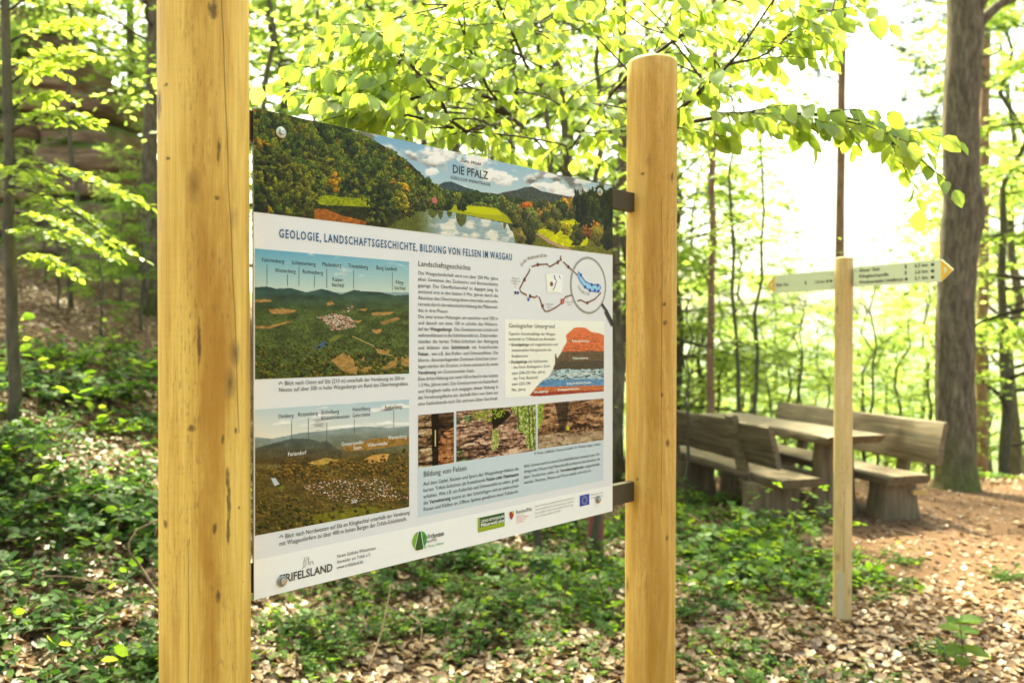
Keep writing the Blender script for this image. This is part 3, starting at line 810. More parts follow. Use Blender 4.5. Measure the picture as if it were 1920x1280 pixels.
# --- aerial photograph 2
u1_, v1_ = uv(478, 768); _, v2_ = uv(478, 1004)
a2 = Raster(u1_, u2_, v2_, v1_, 230, 210)
X, Y = a2.X, a2.Y
t = np.clip((Y - 755) / 70, 0, 1)[..., None]
a2.C[:] = (np.array([190, 208, 214]) * (1 - t) + np.array([236, 228, 208]) * t) / 255.0
clouds(a2, Y < 840, 61, thr=0.60, sx=60, sy=9)
hz = [(470, 818), (510, 822), (560, 812), (620, 806), (680, 799), (730, 802), (770, 798)]
mk = a2.below(hz); t = np.clip((Y - np.interp(X, *zip(*hz))) / 60, 0, 1)[..., None]
a2.C[mk] = ((np.array([150, 164, 160]) * (1 - t) + np.array([104, 90, 46]) * t) / 255.0)[mk]
ridge = a2.below([(470, 842), (500, 834), (545, 822), (580, 822), (600, 829), (612, 826), (625, 836), (640, 845), (640, 870)]) & (X < 640) & (Y < 870)
t = np.clip((Y - 822) / 45, 0, 1)[..., None]
a2.C[ridge] = ((np.array([96, 108, 100]) * (1 - t) + np.array([92, 76, 42]) * t) / 255.0)[ridge]
mk = a2.below(hz); dep = np.clip((Y - 815) / 70, .08, 1); a2.mul(mk, 1 + dep * (-.5 + 1.0 * fbm(X / 2.2, Y / 1.7, 71, 4))); a2.mul(mk, 1 + (.3 + .7 * dep) * (-.32 + .64 * fbm(X / 18, Y / 7, 72, 3)))
for P, c in (([(575, 868), (610, 858), (640, 862), (600, 872)], (190, 160, 84)), ([(682, 862), (700, 852), (730, 850), (725, 864), (695, 868)], (206, 162, 92)), ([(640, 838), (700, 822), (767, 818), (767, 832), (700, 842), (650, 846)], (164, 128, 66)),
             ([(520, 914), (535, 908), (528, 922)], (122, 128, 50)), ([(590, 965), (640, 956), (680, 948), (740, 955), (640, 975), (570, 985)], (126, 122, 44)), ([(735, 915), (745, 905), (742, 922)], (130, 134, 50))):
    mk = a2.poly(P); a2.fill(mk, c); a2.mul(mk, 0.75 + 0.5 * fbm(X / 5, Y / 3, 19, 3))
a2.fill(a2.poly([(508, 896), (516, 896), (524, 908), (514, 910)]), (196, 206, 206))
for (cx, cy, rx, ry, n_) in ((560, 888, 40, 18, 90), (605, 890, 30, 16, 60), (700, 880, 46, 20, 120), (755, 890, 16, 34, 60), (540, 880, 26, 14, 40), (640, 868, 26, 8, 40)):
    for k in range(n_):
        y = cy + Rb.normal() * ry * .5; x = cx + Rb.normal() * rx * .5
        if y > 915: continue
        a2.blob(x, y, 3, 3, random.choice([(132, 106, 48), (112, 94, 44), (94, 84, 44), (146, 114, 50)]), 5000 + k + int(cx), dark=.35, light=1.1)
houses(a2, [(565, 915), (600, 902), (625, 898), (660, 897), (720, 896), (735, 912), (745, 925), (768, 934), (740, 940), (700, 936), (640, 942), (600, 932)], 620, 15, [(240, 226, 208), (226, 196, 172), (206, 150, 118), (246, 240, 232), (186, 120, 92)], 0.85)
for k in range(150):
    x = Rb.uniform(570, 760); y = Rb.uniform(900, 940); a2.blob(x, y, 2.0, 1.8, random.choice([(110, 92, 40), (90, 84, 38), (140, 108, 44)]), 7000 + k, dark=.3, light=1.1)
for k in range(520):
    y = 925 + 85 * Rb.uniform() ** .8; x = Rb.uniform(476, 768)
    if Y[:, np.argmin(np.abs(X[0] - x))].max() < y: continue
    if 560 < x < 768 and y < 946 and Rb.uniform() < .8: continue
    if 585 < x < 735 and 950 < y < 978 and Rb.uniform() < .75: continue
    s = np.interp(y, [925, 1005], [2.2, 4.6]); a2.blob(x, y, s, s, random.choice([(112, 96, 40), (84, 82, 36), (132, 110, 44), (76, 80, 36), (98, 94, 40)]), 6000 + k, dark=.25, light=1.15)
a2.build("aerial_photo", n=0.0)["label"] = "lower aerial photograph of brown autumn woods around a village"

# --- three rock photographs
def rock(px0, px1, nu, nv, seed):
    ua, va = uv(px0[0], px0[1]); ub, _ = uv(px1, 800); _, vb = uv(px0[0], px0[2])
    r = Raster(ua, ub, vb, va, nu, nv)
    wx = (fbm(r.x / 60, r.y / 60, seed, 3) - .5) * 16
    n = .62 * fbm((r.x + wx) / 34, (r.y + wx) / 4.5, seed + 1, 5) + .38 * fbm(r.x / 5, r.y / 5, seed + 7, 4)
    n = n - .35 * np.clip(.06 - np.abs(fbm((r.x + wx) / 60, (r.y + wx) / 9, seed + 9, 3) - .5), 0, 1) / .06
    n2 = fbm(r.x / 30, r.y / 20, seed + 2, 3)
    f = np.clip((n - 0.20) * 2.2, 0, 1)
    return r, n, n2, f
def lerp3(f, stops):
    p = [s[0] for s in stops]
    return np.stack([np.interp(f, p, [s[1][k] / 255.0 for s in stops]) for k in range(3)], -1)
r, n, n2, f = rock((784, 778, 877), 851, 70, 110, 81)
r.C[:] = lerp3(f, [(0, (40, 28, 18)), (.4, (120, 92, 62)), (.7, (176, 148, 108)), (1, (214, 196, 164))])
mk = (r.X > 851 - 40 - 2 + (r.Y - 800) * .02) & (r.X < 822) ; r.mul(mk, np.full(r.X.shape, 0.22))
mk = r.X > 819; r.C[mk] *= np.array([1.02, .84, .72]); r.mul(r.poly([(812, 770), (851, 770), (851, 800), (830, 812), (818, 840), (812, 840)]), np.full(r.X.shape, 0.5))
r.fill((np.abs(r.X - 816) < .9) & (r.Y > 806) & (r.Y < 836), (226, 206, 150))
r.build("rock_photo", n=0.0)
r, n, n2, f = rock((855.5, 771, 866), 1005, 150, 110, 91)
r.C[:] = lerp3(f, [(0, (34, 22, 22)), (.35, (108, 80, 64)), (.7, (172, 134, 108)), (1, (224, 196, 168))])
mk = (n2 > .55) & (r.X < 885); r.C[mk] = (r.C * np.array([.72, 1.05, .8]))[mk]
bgm = r.poly([(950, 755), (1010, 750), (1010, 845), (988, 840), (985, 815), (968, 805), (972, 785)])
g = fbm(r.x / 3, r.y / 3, 95, 4); r.C[bgm] = lerp3(g, [(.2, (70, 80, 24)), (.5, (150, 168, 60)), (.75, (226, 228, 190))])[bgm]
for tx in (972, 992, 999): r.fill(bgm & (np.abs(r.X - tx - (r.Y - 790) * .05) < .9), (86, 76, 52))
gap = r.poly([(923, 806), (934, 803), (936, 820), (934, 838), (926, 846), (921, 840)]); r.C[gap] = lerp3(g, [(.2, (110, 120, 40)), (.7, (206, 206, 140))])[gap]
r.mul(r.poly([(922, 768), (938, 764), (955, 772), (958, 778), (934, 800), (924, 805)]), np.full(r.X.shape, 0.16))
vg = (g > .52) & r.poly([(885, 770), (950, 764), (945, 780), (912, 792), (890, 785)]); r.C[vg] = lerp3(g, [(.5, (110, 130, 36)), (.8, (190, 204, 70))])[vg]
r.build("rock_photo", n=0.0)
r, n, n2, f = rock((1008.5, 757, 842), 1132, 130, 100, 101)
r.C[:] = lerp3(f, [(0, (40, 26, 16)), (.35, (104, 74, 50)), (.7, (164, 122, 84)), (1, (206, 170, 130))])
fl = r.below([(1005, 822), (1030, 812), (1070, 810), (1132, 806)]); r.C[fl] = lerp3(f, [(0, (104, 82, 62)), (.5, (170, 144, 112)), (1, (206, 184, 152))])[fl]
r.mul(r.poly([(1040, 756), (1068, 750), (1062, 800), (1050, 806)]), np.full(r.X.shape, 0.5))
gm = r.poly([(1005, 755), (1020, 752), (1018, 790), (1005, 812)]); r.C[gm] = lerp3(g[:100, :130] if g.shape[0] >= 100 else f, [(.2, (90, 110, 34)), (.7, (190, 200, 90))])[gm]
for hx_ in range(12): r.blob(1030 + hx_ * 8.4, 806 - hx_ * .5, 2.2, 2.6, (26, 18, 12), hx_, .8, 1)
r.fill(r.poly([(1061, 805), (1064, 797), (1067, 800), (1067, 807)]), (196, 200, 60))
r.build("rock_photo", n=0.0)

# --- geology box, layered outcrop drawing
def quad_px(name, x0, y0, x1, y1, n, ik, parent=panel):
    u0, va = uv(x0, y0); u1, _ = uv(x1, 600); _, vb = uv(x0, y1)
    return quad_part(name, u0, u1, vb, va, n, INKS[ik], parent)
quad_px("geology_box", 947, 598, 1133.5, 745.5, -0.0002, 'cream')
quad_px("blue_text_box", 783.5, 780, 1131.5, 970, -0.0002, 'paleblue')
ua, va = uv(990, 612); ub, _ = uv(1132.5, 600); _, vb = uv(990, 744)
g_ = Raster(ua, ub, vb, va, 120, 120)
g_.C[:] = np.array([244, 242, 228]) / 255.0
X, Y = g_.X, g_.Y
def q4(x, y): return (930 + x / 4.413, 460 + y / 4.413)
outline = [q4(*p) for p in ((275, 1245), (325, 1180), (380, 1120), (440, 1080), (470, 1025), (490, 970), (486, 900), (498, 895), (505, 935), (540, 885), (560, 840), (585, 800), (580, 740), (612, 715), (640, 685), (690, 672), (740, 682), (790, 715), (860, 728), (900, 745), (900, 1260))]
om = g_.poly(outline)
yy = (Y - 460) * 4.413 + (X - 1045) * 0.10
wv = (fbm(X / 12, Y / 12, 3, 3) - .5) * 10
lay = [(0, (226, 128, 80)), (880, (122, 102, 74)), (965, (96, 88, 70)), (1028, (196, 216, 216)), (1110, (112, 158, 192)), (1165, (214, 132, 84)), (1205, (176, 78, 60))]
for y0, c in lay: g_.fill(om & (yy + wv > y0), c)
fine = (np.sin((yy + wv) * .55) > .55) & (fbm(X / 3, Y / 1.2, 8, 2) > .47) & om & (yy > 740); g_.mul(fine, np.full(X.shape, .62))
br = om & (yy > 1030) & (yy < 1110) & (fbm(X / 5, Y / 1.1, 9, 2) > .6); g_.fill(br, (70, 80, 84))
g_.mul(om, .88 + .24 * fbm(X / 1.6, Y / 1.6, 10, 2))
g_.build("geology_drawing", n=0.0)

# ---------------------------------------------------------------- lettering
class Glyphs:
    def __init__(self):
        self.c = {}
    def make(self, chars, bolds=(0.0, 0.018)):
        tmp = []
        def add(body, off):
            cu = bpy.data.curves.new("glyph", 'FONT'); cu.body = body; cu.offset = off; cu.resolution_u = 2; cu.fill_mode = 'FRONT'
            ob = bpy.data.objects.new("glyph", cu); COL.objects.link(ob); tmp.append((ob, cu)); return ob
        req = {}
        for bo in bolds:
            hh = add("HH", 0)
            for ch in chars:
                req[(ch, bo)] = (add(ch, bo), add("H" + ch + "H", 0), hh)
        bpy.context.view_layer.update()
        dg = bpy.context.evaluated_depsgraph_get()
        def arr(ob):
            me = ob.evaluated_get(dg).to_mesh()
            V = np.empty(len(me.vertices) * 3); me.vertices.foreach_get("co", V); V = V.reshape(-1, 3)[:, :2].copy()
            F = [tuple(p.vertices) for p in me.polygons]
            ob.evaluated_get(dg).to_mesh_clear()
            return V, F
        for key, (o1, o2, o3) in req.items():
            V, F = arr(o1); V2, _ = arr(o2); V3, _ = arr(o3)
            self.c[key] = (V, F, (V2[:, 0].max() - V2[:, 0].min()) - (V3[:, 0].max() - V3[:, 0].min()))
        V, F = self.c[('H', bolds[0])][:2]
        self.cap = V[:, 1].max() - V[:, 1].min()
        for ob, cu in tmp:
            bpy.data.objects.remove(ob); bpy.data.curves.remove(cu)
    def word(self, w, bold=0.0, track=0.0):
        x = 0.0; V = []; F = []; n = 0
        for ch in w:
            v, f, a = self.c[(ch, bold)]
            if len(v):
                V.append(v + np.array([x, 0])); F += [tuple(i + n for i in q) for q in f]; n += len(v)
            x += a + track
        return (np.concatenate(V) if V else np.zeros((0, 2))), F, x - track
G = Glyphs()
ALL = "ABCDEFGHIJKLMNOPQRSTUVWXYZÄÖÜabcdefghijklmnopqrstuvwxyzäöüß0123456789.,-:()©^•|/"
G.make(ALL)
BOLD = 0.018

class Print:
    """collects words on the board's face; one mesh per text block"""
    def __init__(self, face): self.V = []; self.F = []; self.n = 0; self.face = face
    def put(self, V2, F, u, v, sx, sy, n, rot=0.0, shear=0.0):
        if len(V2) == 0: return
        x = V2[:, 0] * sx + V2[:, 1] * sy * shear; y = V2[:, 1] * sy
        c, s = cos(rot), sin(rot)
        uu = u + x * c - y * s; vv = v + x * s + y * c
        self.V.append(self.face(uu, vv, n)); self.F += [tuple(i + self.n for i in q) for q in F]; self.n += len(V2)
    def line(self, text, u0, u1, v, cap, n=0.0006, bold=0.0, justify=False, cond=None, track=0.0, rot=0.0, shear=0.0, center=False):
        sy = cap / G.cap
        toks = []
        isb = False
        for w in text.split(' '):
            b0 = bold
            if w.startswith('*'): isb = True; w = w[1:]
            if isb: b0 = BOLD
            e = w.endswith('*')
            if e: w = w[:-1]
            toks.append(G.word(w, b0, track) if w else (np.zeros((0, 2)), [], 0.0))
            if e: isb = False
        space = 0.30 + track
        tot = sum(t[2] for t in toks); k = len(toks) - 1
        if u1 is not None and not justify:
            sx = (u1 - u0) / (tot + k * space) ; gap = space * sx
        else:
            sx = sy * (cond or 0.72)
            gap = ((u1 - u0) - tot * sx) / k if (justify and k) else space * sx
            if justify and gap < 0.12 * sx:
                sx *= (u1 - u0) / (tot * sx + k * 0.2 * sx); gap = 0.2 * sx
        if center:
            u0 = u0 - (tot * sx + k * gap) / 2
        u = u0
        for (V2, F, w) in toks:
            self.put(V2, F, u, v, sx, sy, n, rot, shear) if rot == 0 else self.put(V2, F, u0 + (u - u0) * cos(rot), v + (u - u0) * sin(rot), sx, sy, n, rot, shear)
            u += w * sx + gap
    def rect(self, u0, v0, u1, v1, n=0.0006):
        self.V.append(self.face(np.array([u0, u1, u1, u0]), np.array([v0, v0, v1, v1]), n)); self.F.append(tuple(self.n + i for i in range(4))); self.n += 4
    def stroke(self, pts, w, n=0.0006, closed=False):
        P = [np.array(p, float) for p in pts]; m_ = len(P); A = []; B = []
        for i in range(m_):
            if closed: d = P[(i + 1) % m_] - P[i - 1]
            else: d = P[min(i + 1, m_ - 1)] - P[max(i - 1, 0)]
            d = d / (np.linalg.norm(d) + 1e-12); q = np.array([-d[1], d[0]]) * w / 2
            A.append(P[i] + q); B.append(P[i] - q)
        AB = np.array(A + B); self.V.append(self.face(AB[:, 0], AB[:, 1], n))
        for i in range(m_ if closed else m_ - 1):
            j = (i + 1) % m_
            self.F.append((self.n + i, self.n + m_ + i, self.n + m_ + j, self.n + j))
        self.n += 2 * m_
    def fan(self, pts, n=0.0006):
        P = np.array(pts, float); self.V.append(self.face(P[:, 0], P[:, 1], n)); self.F.append(tuple(self.n + i for i in range(len(P)))); self.n += len(P)
    def disc(self, u, v, r, n=0.0006, k=14):
        a = np.arange(k) * 2 * pi / k; self.fan(np.stack([u + r * np.cos(a), v + r * np.sin(a)], -1), n)
    def build(self, name, mt, parent=panel):
        return build(name, np.concatenate(self.V), self.F, mt, parent, False)
def face(u, v, n):
    u = np.asarray(u, float)[:, None]; v = np.asarray(v, float)[:, None]
    return P0 + PU * u + PVv * v + PN * n

def tx(name, ik, lines, parent=panel, **kw):
    """lines: (text, x0, y_baseline, x1 or None, cap height px) in photo pixels"""
    if len(lines) > 1 and name in ("photo_label", "drawing_label", "map_label"):
        for ln in lines: tx(name, ik, [ln], parent, **kw)
        return
    p = Print(face)
    for ln in lines:
        text, x0, y0, x1, cap = ln[:5]
        u0, v0 = uv(x0, y0); k = cap / FPX * Zu(u0)
        u1 = uv(x1, y0)[0] if x1 else None
        p.line(text, u0, u1, v0, k, **{**kw, **(ln[5] if len(ln) > 5 else {})})
    return p.build(name, INKS[ik], parent)

tx("logo_lettering", 'dark', [("DIE PFALZ", 848, 324, 915, 15), ("Zum Wohl", 862, 303, 901, 6, dict(shear=0.35)), ("SÜDLICHE WEINSTRASSE", 845, 335.5, 919, 5.5, dict(track=0.12))], bold=0.018)
tx("title", 'blue', [("GEOLOGIE, LANDSCHAFTSGESCHICHTE, BILDUNG VON FELSEN IM WASGAU", 523, 445, 960, 15.5, dict(track=0.13))], bold=BOLD)

# body column with justified lines
body = ["Die Wasgaulandschaft wird von über 250 Mio. Jahre", "alten Gesteinen des Zechsteins und Buntsandsteins", "geprägt. Das Oberflächenrelief ist dagegen jung. Es",
        "entstand erst in den letzten 5 Mio. Jahren durch das", "Absinken des Oberrheingrabens einerseits und ande-", "rerseits durch die tektonische Hebung des Pfälzerwal-", "des in drei Phasen.|",
        "Die zwei ersten Hebungen um zunächst rund 250 m", "und danach um etwa 100 m schufen das Höhenre-", "lief der *Wasgauberge*. Das Gewässernetz schnitt sich", "währenddessen in die Schichtentafel ein. Dabei wider-",
        "standen die harten Trifels-Schichten der Abtragung", "und bildeten eine *Schichtstufe* mit freistehenden", "*Felsen*, wie z.B. den Keller- und Schweinsfelsen. Die", "älteren, darunterliegenden Zechstein-Schichten unter-",
        "lagen stärker der Erosion, in ihnen entstand die weite", "*Verebnung* um Gossersweiler-Stein.|", "Eine dritte Hebung um rund 100 m fand in den letzten", "1,5 Mio. Jahren statt. Das Gewässernetz mit Kaiserbach",
        "und Klingbach tiefte sich entgegen dieser Hebung in", "die Verebnungsfläche ein, deshalb führt von Stein aus", "eine Geländestufe nach Silz und zum Silzer See hinab."]
def block(name, ik, lines, x0, y0, x1, dy, cap, cond=0.70, tie=None):
    p = Print(face); u0, _ = uv(x0, y0); u1, _ = uv(x1, y0); k = cap / FPX * Zu(u0)
    nat = []
    for t_ in lines:
        if t_.endswith('|'): continue
        ws = t_.replace('*', '').split(' '); nat.append(sum(G.word(w)[2] for w in ws) + .27 * (len(ws) - 1))
    cond = (u1 - u0) / np.mean(nat) / (k / G.cap)
    for i, t_ in enumerate(lines):
        t_ = t_.replace('*.', '* .').replace('*,', '* ,')
        last = t_.endswith('|'); t_ = t_.rstrip('|')
        _, v = uv(x0, y0 + dy * i)
        p.line(t_, u0, None if last else u1, v, k, justify=not last, cond=cond)
    return p.build(name, INKS[ik], panel)
block("body_text", 'dark', body, 783.6, 514.5, 934, 11.7, 6.6)
tx("heading", 'dark', [("Landschaftsgeschichte", 783.6, 498.5, 882.5, 10)], bold=0.0)
tx("heading", 'dark', [("Bildung von Felsen", 793.5, 894, 875, 10.5)])
tx("heading", 'dark', [("Geologischer Untergrund", 953.5, 614, 1040, 8)])
rocktext = ["Auf dem Gipfel, Rücken und Sporn der Wasgauberge blieben die", "harten Trifels-Schichten als freistehende *Felsen oder Felsmauern*", "erhalten. Wie z.B. am Kellerfels und Schweinsfels zu sehen, greift", "die *Verwitterung* zuerst an den Schichtfugen und an senkrechten", "Rissen und Klüften an. Offene Spalten gewähren einen Felsdurch-"]
block("body_text", 'dark', rocktext, 793.5, 910.5, 972.5, 11.9, 7.0)
block("body_text", 'dark', ["blick, können auch zu einem Durchblickfenster erweitert sein. Ein-", "dringendes Wasser löst Mineralstoffe im Inneren des Gesteins, die", "beim Verdunsten außen als *Verwitterungskruste* ausgeschieden", "werden. Flechten, Moose und Farne siedeln sich dort an.|"], 982, 876.5, 1125, 10.3, 6.0)
tx("credit", 'dark', [("© Texte, Luftbilder, Fotos und Grafik: Dr. Michael Geiger, Landau", 1001, 852.5, 1125.5, 5.2)])
tx("body_text", 'dark', [("Typische Gesteinsabfolge der Wasgau-", 953.5, 628, 1042, 5.4), ("landschaft im Trifelsland um Annweiler:", 953.5, 638, 1042.5, 5.4), ("• *Grundgebirge* mit magmatischen und", 953.5, 648.5, 1045.5, 5.4), ("metamorphen Hartgesteinen des", 959, 659, 1034, 5.4), ("Erdaltertums", 959, 670, 989.5, 5.4),
    ("• *Deckgebirge* mit Sedimenten", 953.5, 681, 1027, 5.4), ("- des Perm: Rotliegend u. Zech-", 959, 691, 1032, 5.4), ("stein (296-252 Mio. Jahre)", 959, 702, 1022, 5.4), ("- der Trias: Buntsand-", 959, 712, 1009, 5.4), ("stein (252-246", 959, 722.5, 995, 5.4), ("Mio. Jahre)", 959, 733.5, 985.5, 5.4)])
tx("drawing_label", 'cream', [("Rehberg-Schichten", 1072, 641, 1105, 4), ("Trifels-Schichten", 1073, 673.5, 1103, 4), ("Annweiler Schichten", 1062, 703.5, 1112, 4), ("Stauf-Schichten", 1062, 721, 1108, 4), ("Rotliegend-Schichten", 1046, 732.5, 1086, 4), ("Grundgebirge", 1000, 737, 1028, 4.4)], n=0.0008, bold=BOLD)
tx("caption", 'dark', [("Blick nach Osten auf Silz (210 m) unterhalb der Verebnung im 300 m-", 533.5, 722, 760, 8), ("Niveau auf über 500 m hohe Wasgauberge am Rand des Oberrheingrabens.", 522.5, 734.5, 766, 8)])
tx("caption", 'dark', [("Blick nach Nordwesten auf Silz im Klingbachtal unterhalb der Verebnung", 534, 1009, 768, 8.6), ("mit Wasgaudörfern zu über 400 m hohen Bergen der Trifels-Schichtstufe.", 523, 1023.5, 763, 8.6)])
for (x, y) in ((526, 720), (527, 1007)):
    p = Print(face); p.stroke([uv(x - 3.5, y + 1), uv(x, y - 4.5), uv(x + 3.5, y)], 0.0018); p.build("caret_mark", INKS['dark'])
tx("photo_label", 'black', [("Föhrlenberg", 490.5, 490.5, 533, 7.5), ("Wetterberg", 515.5, 510, 554, 7.5), ("Schletterberg", 546.5, 495.5, 591.5, 7.5), ("Rothenberg", 567, 512.5, 605.5, 7.5), ("Madenburg", 604, 498.5, 640, 7.5), ("Kaiser-", 623, 527, 645, 7.5), ("bachtal", 622.5, 537, 645, 7.5), ("Treutelsberg", 652.5, 501.5, 690, 7.5), ("Burg Landeck", 705.5, 505, 744.5, 7.5), ("Kling-", 741.5, 532, 757.5, 7.2), ("bachtal", 739.5, 542.5, 760, 7.2)])
for (x, y0, y1) in ((500.5, 495.5, 534), (539, 514, 535.5), (560.5, 499, 536), (589.5, 516, 538), (612.5, 503, 540), (663, 506, 541), (735.5, 510, 544), (546.5, 787, 821), (578, 784, 819.5), (612.5, 792, 833), (664, 786, 814), (738, 769, 801)):
    p = Print(face); p.stroke([uv(x, y0), uv(x, y1)], 0.0011); p.build("pointer_line", INKS['dark'])
tx("photo_label", 'black', [("Dimberg", 521.5, 784, 550.5, 7.5), ("Rötzenberg", 558, 780.5, 595.5, 7.5), ("Eichelberg", 602, 776.5, 635.5, 7.5), ("Kriemhildenstein", 602, 787.5, 655, 7.5), ("Heischberg", 660.5, 771, 694, 7.5), ("Geiersteine", 660.5, 782, 694, 7.5), ("Rothenberg", 721, 767, 753, 7)])
tx("photo_label", 'white', [("Gossersweiler", 639.5, 836, 682, 7), ("Stein", 662, 843, 677.5, 7), ("Völkersweiler", 688.5, 837.5, 727, 7), ("Wernersberg", 727, 824, 762, 7), ("Feriendorf", 539, 855, 573.5, 7.5), ("Silz", 658, 943.5, 668.5, 7.5)], n=0.0008, bold=0.0)
# footer logos
tx("logo_lettering", 'dark', [("TRIFELSLAND", 524, 1093.5, 623.5, 15)], bold=BOLD)
p = Print(face)
p.stroke([uv(*q) for q in ((566, 1065), (571, 1062), (569, 1060), (570, 1046), (578, 1044), (578, 1058), (581, 1058), (581, 1053), (586, 1052), (586, 1056), (588, 1057))], 0.0012)
p.stroke([uv(*q) for q in ((573, 1062), (573, 1049), (577, 1048))], 0.001); p.build("castle_logo", INKS['dark'])
tx("address", 'dark', [("Verein Südliche Weinstrasse", 631, 1046, 704, 6.5), ("Annweiler am Trifels e.V.", 631, 1056.5, 695, 6.5), ("www.trifelsland.de", 631, 1067, 680.5, 6.5)])
cu_, cv_ = uv(786.5, 1013); RR = 0.0225
for nm, ik, a0, a1_ in (("tree_logo", 'green2', 100, 235), ("tree_logo", 'green', -62, 80)):
    p = Print(face); a = np.radians(np.linspace(a0, a1_, 18)); p.fan(np.stack([cu_ + RR * np.cos(a), cv_ + RR * 1.0 * np.sin(a)], -1)); p.build(nm, INKS[ik])
p = Print(face); p.fan([(cu_ - 0.0035, cv_ + RR * .98), (cu_ - 0.015, cv_ - RR * .78), (cu_ - 0.009, cv_ - RR), (cu_ + 0.009, cv_ - RR), (cu_ + 0.012, cv_ - RR * .85), (cu_ + 0.0035, cv_ + RR * .98)], 0.0009); p.build("tree_logo", INKS['darkgreen'])
p = Print(face); p.stroke([(cu_ - 0.0035, cv_ + RR), (cu_ - 0.016, cv_ - RR * .85)], 0.0015, 0.0011); p.stroke([(cu_ + 0.0035, cv_ + RR), (cu_ + 0.012, cv_ - RR * .95)], 0.0015, 0.0011); p.build("tree_logo_gap", INKS['foot'])
tx("logo_lettering", 'dark', [("Landes", 789, 1012, 810, 9), ("forsten", 810.5, 1008.5, 832.5, 9, dict(bold=BOLD)), ("Rheinland-Pfalz", 789, 1020, 819, 5.5)])
tx("logo_lettering", 'green', [("Wald. Werte. Wahren.", 789.5, 1029.5, 832.5, 5)])
quad_px("logo_plate", 896, 971, 946, 997.5, 0.0002, 'darkgreen')
quad_px("logo_plate", 896, 989.5, 946, 998, 0.0005, 'yellowgreen')
quad_px("logo_plate", 896, 972, 899.5, 989.5, 0.0006, 'yellowgreen')
tx("logo_lettering", 'white', [("LOKALE AKTIONSGRUPPE", 901, 979.5, 945, 4.6), ("Pfälzerwald plus", 901, 987.5, 945, 6)], n=0.0009, bold=BOLD)
p = Print(face); cu_, cv_ = uv(959, 965)
p.fan([(cu_ - .0075, cv_ + .009), (cu_ + .0075, cv_ + .009), (cu_ + .0075, cv_ - .004), (cu_, cv_ - .013), (cu_ - .0075, cv_ - .004)]); p.build("crest", INKS['black'])
p = Print(face); p.fan([(cu_ - .0055, cv_ + .0015), (cu_ + .0055, cv_ + .0015), (cu_ + .004, cv_ - .005), (cu_, cv_ - .0105), (cu_ - .005, cv_ - .004)], .0009); p.rect(cu_ - .0055, cv_ + .0035, cu_ - .001, cv_ + .008, .0009); p.build("crest_field", INKS['red'])
p = Print(face); p.rect(cu_ + .001, cv_ + .0035, cu_ + .0055, cv_ + .008, .0009); p.build("crest_field", INKS['yellow'])
tx("logo_lettering", 'dark', [("RheinlandPfalz", 967, 963.5, 997, 7)])
tx("logo_lettering", 'pink', [("MINISTERIUM FÜR", 967.5, 969, 982, 2.6), ("WIRTSCHAFT, VERKEHR,", 967.5, 973, 991, 2.6), ("LANDWIRTSCHAFT", 967.5, 977, 987, 2.6), ("UND WEINBAU", 967.5, 981, 982, 2.6)])
tx("funding_note", 'grey', [("Dieses Vorhaben wird gefördert durch den Europäischen", 1003, 950.5, 1077, 3.4), ("Landwirtschaftsfonds für die Entwicklung des ländlichen", 1003, 957, 1077, 3.4), ("Raums (ELER) im Rahmen des nationalen GAP-Strategie-", 1003, 963.5, 1076, 3.4), ("plans in Rheinland-Pfalz 2023-2027", 1003, 970, 1051, 3.4)])
quad_px("flag_logo", 1087, 929, 1105, 949.5, 0.0003, 'eublue')
p = Print(face); cu_, cv_ = uv(1096, 937.5)
for k in range(12):
    p = Print(face); p.disc(cu_ + .0105 * sin(k * pi / 6), cv_ + .0105 * cos(k * pi / 6), .0015, .0008, 6); p.build("flag_star", INKS['yellow'])
tx("funding_note", 'grey', [("Kofinanziert von der", 1107, 929, 1131, 3.2), ("Europäischen Union", 1107, 935, 1131, 3.2)])

# trail map with magnifying glass
def q5(x, y): return uv(930 + x / 4.413, 460 + y / 4.413)
trail = [(535, 85), (532, 120), (510, 140), (440, 178), (425, 155), (345, 160), (285, 180), (275, 215), (235, 280), (195, 360), (205, 385), (260, 415), (320, 432), (348, 412), (362, 440), (385, 510), (405, 545), (435, 545), (500, 510), (545, 475), (575, 425), (632, 410)]
p = Print(face); p.stroke([q5(*q) for q in trail], 0.0042); p.stroke([q5(*q) for q in ((532, 110), (550, 128), (595, 175), (640, 215), (672, 245))], 0.0042); p.stroke([q5(*q) for q in ((672, 460), (700, 452), (750, 478), (820, 442), (868, 390))], 0.005)
for q in ((345, 160), (510, 140), (598, 178), (235, 285), (385, 500), (755, 475), (280, 420)): p.disc(*q5(*q), .0055)
p.build("trail_line", INKS['brown'])
for q in ((285, 185), (550, 128), (262, 415), (350, 412)):
    p = Print(face); p.disc(*q5(*q), .004, .0009); p.build("trail_stop", INKS['cream'])
p = Print(face); lake_pts = [q5(*q) for q in ((680, 215), (700, 245), (740, 300), (790, 325), (850, 325), (868, 345), (850, 385), (790, 380), (730, 345), (695, 300), (675, 255))]
p.fan(lake_pts, 0.0004); p.build("lake_symbol", INKS['lake'])
p = Print(face); p.stroke(lake_pts, 0.003, 0.0009, True)
for q in ((735, 345), (775, 372), (815, 372), (840, 330), (790, 325), (700, 245), (845, 380)): p.disc(*q5(*q), .0052, .0011)
p.build("lake_trail", INKS['eublue'])
mu, mv = q5(765, 330); a = np.linspace(0, 2 * pi, 60, endpoint=False)
MR = 0.0815
p = Print(face); p.fan(np.stack([mu + MR * np.cos(a), mv + MR * np.sin(a)], -1), 0.0002); p.build("magnifier_lens", INKS['body'])
p = Print(face); p.stroke(np.stack([mu + MR * np.cos(a), mv + MR * np.sin(a)], -1), 0.0062, 0.0007, True); p.build("magnifier_rim", ink('rim', (120, 118, 104)))
